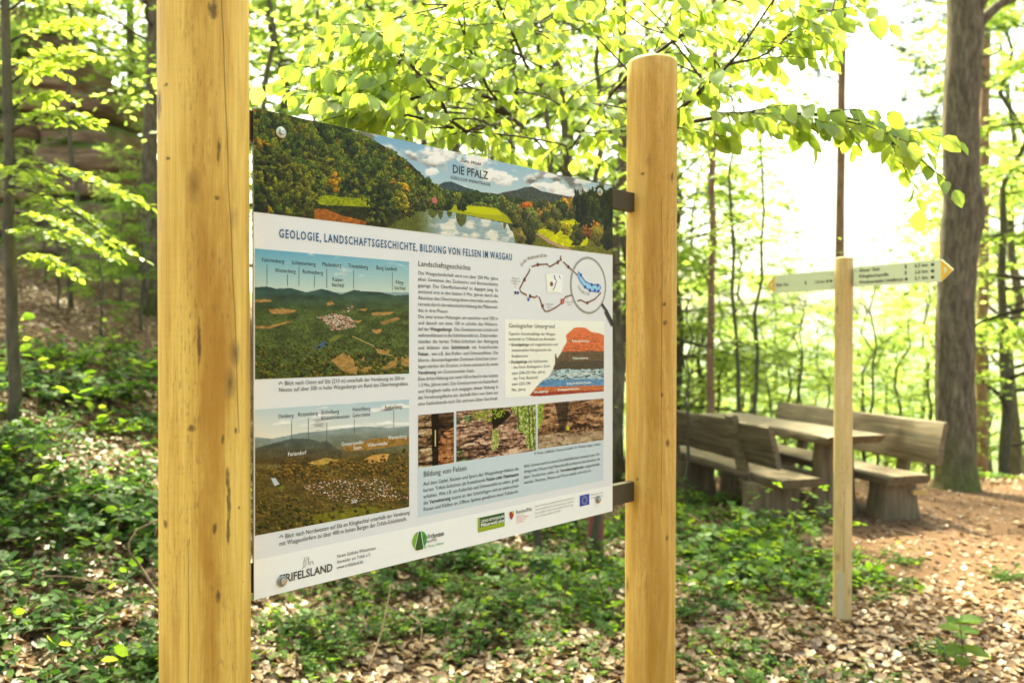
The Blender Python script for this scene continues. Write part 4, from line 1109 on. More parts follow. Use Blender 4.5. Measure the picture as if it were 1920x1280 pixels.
p = Print(face); p.stroke(np.stack([mu - .0008 + MR * np.cos(a), mv + .0008 + MR * np.sin(a)], -1), 0.0016, 0.0011, True); p.build("magnifier_rim", ink('rimlight', (216, 214, 200)))
p = Print(face); p.stroke([q5(870, 480), q5(915, 545)], 0.010, 0.0009); p.stroke([q5(905, 540), q5(966, 660)], 0.017, 0.0011); p.build("magnifier_handle", INKS['black'])
for (x, y, w, h, rt, ik) in ((500, 312, 100, 150, -.05, 'white'), (465, 310, 95, 155, .12, 'cream')):
    cu_, cv_ = q5(x, y); wu = q5(x + w / 2, y)[0] - q5(x - w / 2, y)[0]; hv = h / 4.413 / FPX * Zu(cu_)
    P_ = [(-.5, -.5), (.5, -.5), (.5, .5), (-.5, .5)]
    p = Print(face); p.fan([(cu_ + (a_ * wu) * cos(rt) - (b2 * hv) * sin(rt), cv_ + (a_ * wu) * sin(rt) + (b2 * hv) * cos(rt)) for a_, b2 in P_], .0004 + .0003 * (ik == 'cream')); p.build("leaflet", INKS[ik])
p = Print(face); p.disc(*q5(458, 320), .0068, .0010); p.build("leaflet_picture", INKS['brown'])
p = Print(face); p.stroke([q5(480, 245), q5(485, 275), q5(495, 285)], .004, .0010); p.stroke([q5(500, 290), q5(485, 340), q5(470, 370)], .003, .0010); p.stroke([q5(520, 248), q5(530, 275)], .003, .0010); p.build("leaflet_picture", INKS['eublue'])
p = Print(face); p.disc(*q5(548, 463), .0082, .0010); p.build("info_marker", INKS['red'])
p = Print(face); cu_, cv_ = q5(548, 463); p.line("1", cu_, None, cv_ - .0038, .0076, n=.0013, bold=BOLD, center=True); p.build("info_marker", INKS['white'])
for q in ((180, 392), (267, 448)):
    p = Print(face); cu_, cv_ = q5(*q); p.rect(cu_ - .0036, cv_ - .004, cu_ + .0036, cv_ + .004, .0008); p.build("parking_symbol", INKS['eublue'])
for q in ((158, 342), (434, 528), (586, 438)):
    p = Print(face); p.disc(*q5(*q), .0015, .0008); p.build("map_dot", INKS['black'])
p = Print(face); cu_, cv_ = q5(160, 392); p.rect(cu_ - .0036, cv_ - .004, cu_ + .0030, cv_ + .004, .0008); p.build("map_dot", INKS['black'])
tx("map_label", 'grey', [("Burgruine", 959.5, 522.5, 974, 3.4), ("Lindelbrunn", 957.5, 528, 975.5, 3.4), ("440 m", 961.5, 533.5, 971, 3.4), ("Kellerfels", 1023, 571.5, 1037, 3.4), ("400 m", 1025, 577, 1034.5, 3.4), ("Schweinsfels", 1060, 567, 1075.5, 3.4), ("390 m", 1063.5, 572.5, 1072, 3.4)])
# the two round-walk names run along curves
def arc_text(text, pts, cap, ik):
    p = Print(face); C_ = spline([np.array([*q5(*q), 0]) for q in pts], 60); C_ = [c[:2] for c in C_]
    seg = [0]
    for i in range(1, 60): seg.append(seg[-1] + np.linalg.norm(C_[i] - C_[i - 1]))
    tot = sum(G.c[(ch, 0.0)][2] if ch != ' ' else .3 for ch in text); sx = seg[-1] / tot; sy = cap / FPX * Zu(C_[0][0]) / G.cap; s_ = 0
    for ch in text:
        if ch == ' ': s_ += .3 * sx; continue
        V2, F, w = G.c[(ch, 0.0)]
        cx_ = np.interp(s_, seg, [c[0] for c in C_]); cy_ = np.interp(s_, seg, [c[1] for c in C_]); e = s_ + w * sx
        rt = atan2(np.interp(e, seg, [c[1] for c in C_]) - cy_, np.interp(e, seg, [c[0] for c in C_]) - cx_)
        p.put(V2, F, cx_, cy_, sx, sy, .0008, rt); s_ = e
    p.build("map_label", INKS[ik])
arc_text("Große Waldrunde 8,3 km", [(210, 180), (255, 130), (330, 105), (422, 95)], 6.5, 'brown')
arc_text("Seerunde 2 km", [(672, 340), (700, 385), (735, 405), (776, 415)], 6.5, 'grey')

# hex bolts with washers
def bolt(px, py, wm):
    u, v = uv(px, py); c = pp(u, v, 0.0008)
    def ring(r, n, k, ph=0): return [c + PU * r * cos(2 * pi * i / k + ph) + PVv * r * sin(2 * pi * i / k + ph) + PN * n for i in range(k)]
    k = 24; V = ring(.0118, 0, k) + ring(.0118, .0012, k) + ring(.0098, .0026, k)
    F = [(i, (i + 1) % k, (i + 1) % k + k, i + k) for i in range(k)] + [(i + k, (i + 1) % k + k, (i + 1) % k + 2 * k, i + 2 * k) for i in range(k)] + [tuple(range(2 * k, 3 * k))]
    o = build("bolt", V, F, wm, board, False)
    V = ring(.0068, .0022, 6, .3) + ring(.0068, .0072, 6, .3) + ring(.0055, .0082, 6, .3)
    F = [(i, (i + 1) % 6, (i + 1) % 6 + 6, i + 6) for i in range(6)] + [(i + 6, (i + 1) % 6 + 6, (i + 1) % 6 + 12, i + 12) for i in range(6)] + [tuple(range(12, 18))]
    build("bolt_head", V, F, M['steel'], o, False)
for q, wm in (((527, 249), M['washer']), ((528, 1089), M['steel_dull']), ((1121, 936), M['steel_dull']), ((1124, 360), M['washer'])):
    bolt(*q, wm)

# ---------------------------------------------------------------- signpost
sp_x, sp_y = 1.867, 4.6
spz = float(H(sp_x, sp_y))
signpost = empty("signpost", (sp_x, sp_y, spz), "slim pale timber signpost with two arrow boards near the picnic benches", "signpost")
lathe_post("post", (sp_x, sp_y), -0.25, 2.068, 0.0495, M['post_c'], signpost, 7, sides=32, rows=24, cham=0.008, lean=(0.004, 0))
SD = np.array([0.483, -0.876, 0.0]); SD /= np.linalg.norm(SD)      # direction in which the right-hand arm points (towards the viewer)
SN = np.array([SD[1], -SD[0], 0.0])                                # the side of the boards we read
if SN[1] > 0: SN = -SN
SO = np.array([sp_x, sp_y, 0.0])
def sboard(sgn, s0, s1, tip, z0, z1, thick, lines):
    D = SD * sgn
    off = SN * 0.0
    zm = (z0 + z1) / 2
    def P(s, z, n): return SO + D * s + np.array([0, 0, z]) + SN * n
    out = [(s0, z0), (s1, z0), (tip, zm), (s1, z1), (s0, z1)]
    V = [P(s, z, -thick) for s, z in out] + [P(s, z, 0) for s, z in out]
    k = 5; F = [tuple(range(k)), tuple(range(2 * k - 1, k - 1, -1))] + [(i, i + k, (i + 1) % k + k, (i + 1) % k) for i in range(k)]
    bd = build("arrow_board", V, F, M['signboard'], signpost, False)
    build("arrow_tip", [P(s1, z0 + .002, .0012), P(tip - .004, zm, .0012), P(s1, z1 - .002, .0012)], [(0, 1, 2)], M['sign_yellow'], bd, False)
    # pale star and bars on the yellow point
    build("arrow_mark", [P(s1 + .012, zm - .014, .0022), P(s1 + .026, zm - .014, .0022), P(s1 + .034, zm, .0022), P(s1 + .026, zm + .014, .0022), P(s1 + .012, zm + .014, .0022), P(s1 + .018, zm, .0022)], [(0, 1, 2, 3, 4, 5)], M['signboard'], bd, False)
    def face2(u, v, n):
        u = np.asarray(u, float)[:, None]; v = np.asarray(v, float)[:, None]
        uu = u if sgn > 0 else -u
        return SO + D * uu + np.array([0, 0, 1.0]) * v + SN * n
    p = Print(face2)
    for (t_, a, b3, z, cap) in lines:
        if t_ == '#': p.rect(a, z, b3, z + cap, .0014)
        else: p.line(t_, a, b3, z, cap, n=.0014, bold=BOLD)
    p.build("sign_lettering", M['sign_text'], bd)
    # bracket plate and screws at the post
    V, F = box_uv(SO, D, np.array([0, 0, 1.0]), SN, 0.03, s0 + .028, z0 + .012, z1 - .012, -.012, -.004 - thick * 0)
    V = V - SN * 0.0
    build("bracket", V + SN * (-0.003), F, M['steel_dull'], signpost, False)
    for zz in (z0 + .022, z1 - .022):
        c = P(s0 + .014, zz, 0.0)
        a = [c + D * .005 * cos(t) + np.array([0, 0, .005 * sin(t)]) + SN * .003 for t in np.arange(8) * pi / 4] + [c + D * .005 * cos(t) + np.array([0, 0, .005 * sin(t)]) for t in np.arange(8) * pi / 4]
        build("screw", a, [tuple(range(8))] + [(i, (i + 1) % 8, (i + 1) % 8 + 8, i + 8) for i in range(8)], M['steel'], bd, False)
zt = EYE + 0.398; zb = EYE + 0.286
rl = [("Silzer See", .105, .235, zt - .030, .017), ("6,5 km", .44, .515, zt - .030, .017), ("#", .385, .394, zt - .032, .02), ("#", .53, .548, zt - .030, .014),
      ("Klingbachquelle", .105, .29, zt - .062, .017), ("2,6 km", .44, .515, zt - .062, .017), ("#", .385, .394, zt - .064, .02), ("#", .53, .548, zt - .062, .014),
      ("Wanderparkplatz Lindelbrunn", .105, .375, zt - .094, .017), ("2,1 km", .44, .515, zt - .094, .017), ("#", .385, .40, zt - .094, .014), ("#", .53, .548, zt - .094, .014)]
sboard(1, 0.068, 0.585, 0.648, zb, zt, .006, rl)
# the left-hand arm is read from the same side, so its text runs from the tip towards the post
sboard(-1, 0.062, 0.505, 0.568, zb - .006, zt - .006, .006, [("Silzer See", -.495, -.395, zt - .075, .017), ("1,8 km", -.20, -.125, zt - .075, .017), ("#", -.27, -.26, zt - .077, .02), ("#", -.115, -.10, zt - .074, .014), ("#", -.09, -.075, zt - .074, .014)])
fd = np.array([-sp_x, -sp_y, 0]); fd /= np.linalg.norm(fd); sd_ = np.array([-fd[1], fd[0], 0])
V, F = box_uv(SO + np.array([0, 0, spz]), sd_, np.array([0, 0, 1.0]), fd, -.032, .008, .02, .285, .036, .0515)
bevel(build("post_plate", V, F, M['pale_plate'], signpost, False), .002)

# ---------------------------------------------------------------- picnic table and benches
RZ = math.radians(16.57)
def local_box(x0, x1, y0, y1, z0, z1, seg=9, wob=0.006, seed=0, slant=0.0, tilt=0.0, taper=0.0):
    """plank running along y: rounded rectangular section, uneven edges, optional slanted ends / tilt of the section"""
    r = np.random.default_rng(seed); V = []; F = []
    c = min(0.012, (z1 - z0) * .3, (x1 - x0) * .3)
    prof = [(x0 + c, z0), (x1 - c, z0), (x1, z0 + c), (x1, z1 - c), (x1 - c, z1), (x0 + c, z1), (x0, z1 - c), (x0, z0 + c)]
    k = len(prof)
    for i in range(seg + 1):
        t = i / seg; y = y0 + (y1 - y0) * t
        for (x, z) in prof:
            zz = (z - z0) / (z1 - z0)
            yy = y + (slant * (1 - zz) * (1 if i == 0 else 0)) - (slant * (1 - zz) * (1 if i == seg else 0))
            w = r.normal(size=3) * wob; w[2] *= .4; w[1] *= .4
            V.append(np.array([x + tilt * (z - z0), yy, z]) + w)
    for i in range(seg):
        for j in range(k):
            a = i * k + j; b2 = i * k + (j + 1) % k
            F.append((a, b2, b2 + k, a + k))
    F.append(tuple(range(k))); F.append(tuple(range(seg * k + k - 1, seg * k - 1, -1)))
    return np.array(V), F
def put_local(name, V, F, mt, root):
    me = mesh_np(name, V, F, True); me.set_sharp_from_angle(angle=radians(40)); return obj(name, me, mt, root)
def slab_leg(root, x0, x1, yc, th, z0, z1, seed, flare=0.05, name="leg"):
    """thick log slab standing across the bench; rounded bark edges, wider towards the ground"""
    r = np.random.default_rng(seed); V = []; F = []; rows = 6; k = 12
    for i in range(rows):
        t = i / (rows - 1); z = z0 + (z1 - z0) * t
        w = (x1 - x0) / 2 + flare * (1 - t) ** 1.5 - flare * .3 * t; cx = (x0 + x1) / 2
        for j in range(k):
            a = 2 * pi * j / k + .26
            cc, ss = cos(a), sin(a)
            V.append((cx + w * np.sign(cc) * abs(cc) ** .35 + r.normal() * .006, yc + th / 2 * np.sign(ss) * abs(ss) ** .6 + r.normal() * .004, z))
    for i in range(rows - 1):
        for j in range(k):
            a = i * k + j; b2 = i * k + (j + 1) % k; F.append((a, b2, b2 + k, a + k))
    F.append(tuple(range(k))[::-1]); F.append(tuple(range((rows - 1) * k, rows * k)))
    return put_local(name, np.array(V), F, M['log'], root)
tb = (2.62, 6.73); zg = 0.0
def thing_at(name, label, cat, group=None):
    return empty(name, (tb[0], tb[1], zg), label, cat, group, RZ)
table = thing_at("picnic_table", "long weathered plank picnic table between the two backed benches", "table")
put_local("tabletop", *local_box(0.0, 0.57, 0.0, 2.2, 0.725, 0.80, 10, .005, 1, slant=.07), M['bench'], table)
slab_leg(table, .10, .47, .32, .17, -.05, .724, 3, .05); slab_leg(table, .10, .47, 1.78, .17, -.05, .724, 4, .05)
put_local("stretcher", *local_box(.235, .335, .405, 1.695, .30, .40, 5, .005, 31), M['log'], table)

near = thing_at("park_bench", "weathered bench with its backrest turned towards the board, nearer the leafy bramble", "bench", "benches at the picnic table")
put_local("seat", *local_box(-.43, -.05, .02, 2.2, .385, .46, 10, .005, 5, slant=.03), M['bench'], near)
put_local("backrest", *local_box(-.475, -.425, .03, 2.12, .545, .90, 10, .005, 6, tilt=-.26), M['bench'], near)
for yy in (.52, 1.75):
    V, F = local_box(-.052, .0, -.06, .06, .15, .955, 1, .002, 61, tilt=-.26)
    put_local("backrest_support", V + np.array([-.372, yy, 0]), F, M['bench'], near)
slab_leg(near, -.56, -.06, .36, .20, -.05, .384, 7, .03); slab_leg(near, -.56, -.06, 1.75, .20, -.05, .384, 8, .03)

far = thing_at("park_bench", "weathered bench whose tall backrest reaches to the mossy tree trunk", "bench", "benches at the picnic table")
put_local("seat", *local_box(.50, .93, -.11, 2.2, .385, .46, 10, .005, 9, slant=.03), M['bench'], far)
put_local("backrest", *local_box(.945, .995, -.15, 2.2, .545, .905, 10, .005, 10, tilt=.22), M['bench'], far)
for yy in (.30, 1.75):
    V, F = local_box(0, .05, -.06, .06, .30, .86, 1, .002, 62, tilt=.22)
    put_local("backrest_support", V + np.array([.947, yy, 0]), F, M['bench'], far)
slab_leg(far, .55, .93, .12, .26, -.05, .384, 11, .05)
put_local('split_face', *local_box(.80, .955, -.045, -.018, .285, .325, 2, .003, 71), plain('fresh_split_wood', (.52, .33, .11), .7), far); slab_leg(far, .55, .93, 1.8, .22, -.05, .384, 12, .05)

# ---------------------------------------------------------------- leaves
T_BEECH = (np.array([(0, 0, 0), (0, .35, .0), (0, .7, -.02), (0, 1.0, -.10), (-.20, .13, .05), (-.34, .42, .08), (-.23, .76, .03), (.20, .13, .05), (.34, .42, .08), (.23, .76, .03)]),
           np.array([(0, 1, 5), (0, 5, 4), (1, 2, 6), (1, 6, 5), (2, 3, 6), (0, 8, 1), (0, 7, 8), (1, 9, 2), (1, 8, 9), (2, 9, 3)]))
T_HEX = (np.array([(0, 0, 0), (-.28, .25, .05), (-.27, .68, .04), (0, 1, -.05), (.27, .68, .04), (.28, .25, .05)]), np.array([(0, 5, 4), (0, 4, 3), (0, 3, 2), (0, 2, 1)]))
T_KITE = (np.array([(0, 0, 0), (-.34, .48, .08), (0, 1, 0), (.34, .48, .08)]), np.array([(0, 3, 2), (0, 2, 1)]))
T_NEEDLE = (np.array([(-.03, 0, 0), (.03, 0, 0), (0, 1, .05)]), np.array([(0, 1, 2)]))
T_DRY = (np.array([(0, 0, 0), (-.26, .20, .07), (-.34, .60, .02), (.04, 1, .12), (.30, .68, .10), (.27, .26, .0), (0, .5, -.03)]),
         np.array([(6, 1, 0), (6, 2, 1), (6, 3, 2), (6, 4, 3), (6, 5, 4), (6, 0, 5)]))
# compound bramble leaf: three toothed ovals
def _tri():
    V = []; F = []
    for ang, off, s in ((0, .25, 1.0), (1.25, .12, .85), (-1.25, .12, .85)):
        n = len(V); c, q = cos(ang), sin(ang)
        for (x, y, z) in T_HEX[0]:
            x = x * s * 1.15; y = off + y * s
            V.append((x * c - y * q, x * q + y * c, z * s - .10 * y * (1 if ang else .6)))
        F += [tuple(i + n for i in f) for f in T_HEX[1]]
    return np.array(V), np.array(F)
T_BRAMBLE = _tri()

def unit(a): return a / (np.linalg.norm(a, axis=-1, keepdims=True) + 1e-9)
def leaf_verts(T, pos, axis, nor, size, wf=None):
    axis = unit(axis); side = unit(np.cross(axis, nor)); nor = np.cross(side, axis)
    tv = T[0]; n = len(pos)
    wf = np.ones(n) if wf is None else wf
    V = pos[:, None, :] + size[:, None, None] * (tv[None, :, 0:1] * wf[:, None, None] * side[:, None, :] + tv[None, :, 1:2] * axis[:, None, :] + tv[None, :, 2:3] * nor[:, None, :])
    F = (T[1][None] + (np.arange(n) * len(tv))[:, None, None]).reshape(-1, 3)
    return V.reshape(-1, 3), F

def sprays(start, d, length, k, size, r, droop=.25, spread=.8, njit=.35, tdown=.2):
    """flat leafy twigs: k leaves alternate along each twig"""
    S = len(start); d = unit(d)
    t = np.linspace(.12, 1.0, k)[None, :, None]
    pos = start[:, None] + d[:, None] * length[:, None, None] * t - np.array([0, 0, 1.]) * (droop * length)[:, None, None] * t * t
    up = np.array([0, 0, 1.]); side = unit(np.cross(d, up) + 1e-4)
    sg = np.where(np.arange(k) % 2 == 0, 1., -1.)[None, :, None]; sg = sg * np.ones((S, 1, 1)); sg[:, -1] *= .1
    ax = d[:, None] * .7 + side[:, None] * sg * spread - up * tdown + r.normal(size=(S, k, 3)) * .22
    nor = up + r.normal(size=(S, k, 3)) * njit + side[:, None] * sg * .15
    sz = size * r.uniform(.7, 1.15, (S, k))
    return pos.reshape(-1, 3), ax.reshape(-1, 3), nor.reshape(-1, 3), sz.ravel()

def crown_parts(r, trunk, tr, n_br, t0, t1, Lf, elev, n_sp, k, size, spl=(.35, .8), droop=.25, T=T_KITE, sides=5, sub=True, az=None, thin=1.0):
    """limbs and leafy twigs around a trunk polyline; returns limb Geo and leaf transforms"""
    g = Geo(); st = []; dd = []; ln = []
    tp = np.array(trunk); seg = np.linspace(0, 1, len(tp))
    for b2 in range(n_br):
        t = t0 + (t1 - t0) * ((b2 + r.uniform(0, 1)) / n_br)
        p = np.array([np.interp(t, seg, tp[:, i]) for i in range(3)])
        a = r.uniform(0, 2 * pi) if az is None else az[0] + r.uniform(-1, 1) * az[1]
        e = r.uniform(*elev); L_ = Lf(t) * r.uniform(.7, 1.2)
        d = np.array([cos(a) * cos(e), sin(a) * cos(e), sin(e)])
        pts = [p]; q = p.copy(); dc = d.copy(); m_ = 6
        for s in range(m_):
            dc = unit(dc + r.normal(size=3) * .13 + np.array([0, 0, -.03])); q = q + dc * L_ / m_; pts.append(q.copy())
        r0 = np.interp(t, seg, tr) * .45 * min(1, L_ / 2.0) * thin
        V, F = tube(pts, list(np.linspace(max(r0, .006), .003, m_ + 1)), sides, cap=False); g.add(V, F)
        P = np.array(pts)
        for s in range(n_sp):
            f = r.uniform(.25, 1.0); i = f * m_; i0 = min(int(i), m_ - 1); w = i - i0
            c = P[i0] * (1 - w) + P[i0 + 1] * w
            dl = unit(P[i0 + 1] - P[i0]); a2 = r.choice([-1, 1]) * r.uniform(.3, 1.2)
            dh = np.array([dl[0] * cos(a2) - dl[1] * sin(a2), dl[0] * sin(a2) + dl[1] * cos(a2), dl[2] * .6 + r.normal() * .15])
            l_ = r.uniform(*spl) * min(1, L_ / 1.5 + .3)
            st.append(c); dd.append(dh); ln.append(l_)
            if sub:
                V, F = tube([c, c + unit(dh) * l_ * .5 - np.array([0, 0, droop * l_ * .25]), c + unit(dh) * l_ - np.array([0, 0, droop * l_])], [.004, .003, .0015], 3, cap=False); g.add(V, F)
    return g, sprays(np.array(st), np.array(dd), np.array(ln), k, size, r, droop)

def finish_tree(root, trunk, tr, g, leaves, bark, leafm, T=T_KITE, sides=12, wob=.05, seed=0, limb_mat=None, local=False):
    V, F = tube(trunk, tr, sides, wob, seed=seed)
    mk = (lambda n, V, F, m_: build(n, V, F, m_, root)) if not local else (lambda n, V, F, m_: obj(n, mesh_np(n, V, F), m_, root))
    mk("trunk", V, F, bark)
    if g is not None and g.n: tag(mk("limbs", np.concatenate(g.V), g.F, limb_mat or M['twig']), kind="stuff")
    if leaves is not None:
        V, F = leaf_verts(T, *leaves)
        tag(mk("crown", V, F, leafm), kind="stuff")
    return root

def px_trunk(pts, n=14):
    """pts: (px, py, Z) -> world polyline"""
    return spline([at(*p) for p in pts], n)
def to_ground(px, Z, py_top, bend=0, n=12, lean=0.0):
    """straight-ish trunk from the ground to a height, through pixel column px at depth Z"""
    x = (px - 960) / FPX * Z; z0 = float(H(x, Z)) - .1; z1 = EYE + (635 - py_top) / FPX * Z
    r = np.random.default_rng(int(px * 7 + Z * 13))
    return [np.array([x + lean * (i / (n - 1) - .5) * (z1 - z0) + r.normal() * bend, Z + r.normal() * bend, z0 + (z1 - z0) * i / (n - 1)]) for i in range(n)]
def tree_root(name, trunk, label, cat="tree", group=None):
    p = trunk[0]
    return empty(name, p, label, cat, group)

rt = np.random.default_rng(21)

# big mossy tree beside the far bench
tA = px_trunk([(1792, 935, 9.0), (1793, 880, 9.0), (1792, 760, 9.0), (1791, 600, 9.0), (1796, 480, 9.0), (1806, 395, 9.0), (1800, 330, 9.0), (1802, 200, 9.0), (1808, 60, 9.0), (1806, -80, 9.0), (1812, -400, 9.0), (1818, -900, 9.0), (1822, -1300, 9.0)], 34)
rA = [.30, .275, .25, .232, .224, .222, .22, .218, .218, .218, .216, .214, .226, .24, .236, .218, .21, .208, .206, .205, .204, .202, .20, .20, .196, .19, .18, .17, .16, .15, .14, .12, .10, .07]
root = empty("oak_tree", tA[0], "thick grey brown trunk with a mossy foot beside the far bench", "tree")
def limb(g, p, d, L_, r0, r=rt, m_=7, sides=6, curve=.14):
    q = np.array(p, float); d = unit(np.array(d, float)); pts = [q.copy()]
    for s in range(m_): d = unit(d + r.normal(size=3) * curve); q = q + d * L_ / m_; pts.append(q.copy())
    g.add(*tube(pts, list(np.linspace(r0, r0 * .25, m_ + 1)), sides)); return pts
gA, lvA = crown_parts(rt, tA[22:], rA[22:], 12, .25, 1.0, lambda t: 2.8 - 1.0 * t, (.1, .7), 12, 9, .11, T=T_KITE)
pA = at(1838, 95, 9.0); limb(gA, at(1806, 118, 8.95), (.9, -.15, .5), .42, .035, m_=4)
limb(gA, at(1812, 40, 9.0), (.35, -.2, .9), 1.8, .11)
limb(gA, at(1822, 60, 9.0), (.6, .2, .8), 1.6, .07)
V, F = tube(tA, [q * .88 for q in rA], 26, .075, seed=4); build("trunk", V, F, M['bark_oak'], root)
tag(gA.build("limbs", M['bark_oak'], root), kind="stuff")
V, F = leaf_verts(T_KITE, *lvA); tag(build("crown", V, F, M['beech_far'], root), kind="stuff")

# slender pines with orange bark
def pine(px, Z, r0, label, top=-700, seed=0, nb=16, tuft=.16, t0=.45, group="orange-barked pines", az=None, lean=.01, sz=1.0):
    r = np.random.default_rng(seed); tr_ = to_ground(px, Z, top, .015, 16, lean); rr = list(np.linspace(r0, r0 * .5, 16))
    root = tree_root("pine_tree", tr_, label, "tree", group)
    g, lv = crown_parts(r, tr_, rr, nb, t0, 1.0, lambda t: (2.2 - 1.3 * t) * sz, (-.1, .5), 9, 3, .1, (.3, .6), .1, az=az)
    pos = lv[0]; n = len(pos); k = 26
    P = np.repeat(pos, k, 0); ax = r.normal(size=(n * k, 3)) + np.array([0, 0, .5]); nor = r.normal(size=(n * k, 3))
    finish_tree(root, tr_, rr, g, (P, ax, nor, r.uniform(.09, tuft, n * k)), M['bark_pine'], M['needle'], T_NEEDLE, 12, .05, seed)
    return root
pine(1578, 15, .098, "orange barked pine trunk rising straight behind the signpost", -500, 3, 12, t0=.55)
pine(1846, 17, .12, "reddish pine trunk just behind the thick mossy tree", -600, 4, 14, t0=.4, az=(pi, 1.1), sz=1.3)
pine(1336, 12, .062, "thin brown pine trunk left of the picnic table's far end", -300, 5, 8, t0=.62)

# slim dark trunks beyond the benches
def slim(px, Z, r0, top, label, seed, nb=10, n_sp=7, k=7, size=.07, t0=.35, Lf=None, name="young_tree", bark='bark_beech', group=None, T=T_KITE, leafm='beech_far', lean=.0, elev=(.0, .6), bend=.03, az=None):
    r = np.random.default_rng(seed); tr_ = to_ground(px, Z, top, bend, 12, lean); rr = list(np.linspace(r0, r0 * .35, 12))
    root = tree_root(name, tr_, label, "tree", group)
    g, lv = crown_parts(r, tr_, rr, nb, t0, 1.0, Lf or (lambda t: 1.7 - 1.0 * t), elev, n_sp, k, size, T=T, az=az)
    return finish_tree(root, tr_, rr, g, lv, M[bark], M[leafm], T, 9, .05, seed)
slim(1378, 10, .030, 100, "dark slim trunk behind the near bench's backrest", 31, 10, 6, lean=-.02)
slim(1424, 11, .034, 200, "dark slim trunk behind the middle of the picnic table", 32, 10, 5, lean=.03, size=.06)
slim(1640, 9.6, .022, 545, "leafless forked sapling between the signpost and the mossy tree", 33, 7, 2, 4, .05, .4, lambda t: .7, elev=(.5, 1.1))
slim(1505, 10.5, .02, 560, "thin bare-stemmed sapling just left of the signpost", 34, 8, 3, 5, .05, .3, lambda t: .8)
slim(1290, 7.5, .018, 560, "small leafy sapling right behind the rear board post", 35, 8, 3, 6, .06, .3, lambda t: .7)

# trunks seen above the board and left of it
slim(512, 6.5, .033, -250, "slim trunk seen just above the board's upper left corner", 41, 12, 10, 8, .07, .55)
slim(598, 9.0, .030, -250, "thin straight trunk seen above the board beside the leafy beech", 42, 12, 10, 8, .07, .5)
slim(1120, 5.6, .030, -250, "straight slim trunk showing above the board's right end", 43, 12, 10, 8, .065, .5, lean=.015)
slim(1161, 9.0, .085, -400, "thicker dark trunk right behind the rear post", 44, 12, 7, 9, .09, .45, bark='bark_oak')
slim(283, 10.5, .115, -400, "brown trunk half hidden behind the thick front post", 45, 14, 16, 9, .09, .5, bark='bark_oak')
slim(132, 9.0, .03, -250, "thin pale trunk rising in front of the rock outcrop", 46, 10, 10, 8, .07, .55)

# leafy young beech at the left edge with layered sprays
tL = to_ground(17, 5.2, -500, .008, 14, -.012); rL = list(np.linspace(.040, .018, 14))
root = tree_root("beech_tree", tL, "young beech at the far left edge with layered bright sprays", "tree")
rL2 = np.random.default_rng(51)
g = Geo(); S0 = []; D0 = []; L0 = []
for (x0, y0, x1, y1, zz) in ((18, 300, 255, 372, 5.0), (18, 345, 235, 470, 4.7), (18, 395, 190, 465, 5.3), (18, 160, 150, 95, 5.2), (18, 250, 150, 215, 5.0), (18, 210, 100, 180, 5.5), (18, 80, 170, 40, 5.6), (18, 440, 150, 455, 4.9), (18, 330, 70, 340, 4.8), (18, 490, 120, 500, 5.4), (18, 20, 140, -20, 5), (18, 130, 90, 130, 5.6)):
    a = at(x0, y0, 5.2); c = at(x1, y1, zz); m_ = (a + c) / 2 + np.array([0, 0, .06])
    P = spline([a, m_, c], 8); g.add(*tube(P, list(np.linspace(.009, .002, 8)), 5))
    Pn = np.array(P)
    for s in range(22):
        f = .15 + .85 * s / 21; i = f * 7; i0 = min(int(i), 6); q = Pn[i0] + (Pn[i0 + 1] - Pn[i0]) * (i - i0)
        dl = unit(Pn[i0 + 1] - Pn[i0]); a2 = (1 if s % 2 else -1) * rL2.uniform(.5, 1.1)
        S0.append(q); D0.append(np.array([dl[0] * cos(a2) - dl[1] * sin(a2), dl[0] * sin(a2) + dl[1] * cos(a2), dl[2] * .5])); L0.append(rL2.uniform(.10, .28) * (1.15 - .5 * f))
lvL = sprays(np.array(S0), np.array(D0), np.array(L0), 6, .058, rL2, .2)
finish_tree(root, tL, rL, g, lvL, M['bark_beech'], M['beech'], T_HEX, 10, .03, 3)

# leafy beech right behind the board: its nearest leaves are single parts
beech_pts = [at(1076, 1010, 6.3) * np.array([1, 1, 0]), at(1070, 640, 6.25), at(1063, 317, 6.2), at(1055, 203, 6.2), at(1045, 101, 6.15), at(1029, 20, 6.1), at(1020, -120, 6.0), at(1010, -300, 5.9)]
beech_pts[0][2] = float(H(beech_pts[0][0], beech_pts[0][1])) - .05
tB = spline(beech_pts, 22); rB = list(np.linspace(.036, .014, 22))
beech = tree_root("beech_tree", tB, "forked young beech whose big bright leaves hang above the board", "tree")
stems = [tB]
gB = Geo()
rb = np.random.default_rng(77)
def stem(pts, r0, r1, n=12):
    P = spline([at(*p) for p in pts], n); stems.append(P); gB.add(*tube(P, list(np.linspace(r0, r1, n)), 6)); return P
stem([(1064, 290, 6.2), (1082, 262, 5.5), (1114, 215, 4.7), (1167, 154, 3.8), (1240, 93, 3.3), (1330, 30, 3.1), (1400, -40, 3.0)], .012, .005)
stem([(1054, 203, 6.2), (1010, 160, 4.9), (985, 120, 3.9), (960, 60, 3.3), (930, 0, 3.2), (910, -60, 3.1)], .010, .004)
stem([(1063, 330, 6.2), (1004, 262, 4.6), (943, 203, 3.6), (911, 158, 3.1), (880, 90, 3.0), (850, 10, 2.95)], .009, .003)
stem([(960, 222, 3.8), (866, 246, 3.0), (817, 170, 2.9), (765, 120, 2.85), (720, 70, 2.8), (660, 60, 2.8)], .008, .003)
stem([(1046, 101, 6.15), (1010, 40, 4.9), (985, -20, 3.8), (930, -60, 3.0)], .008, .003)
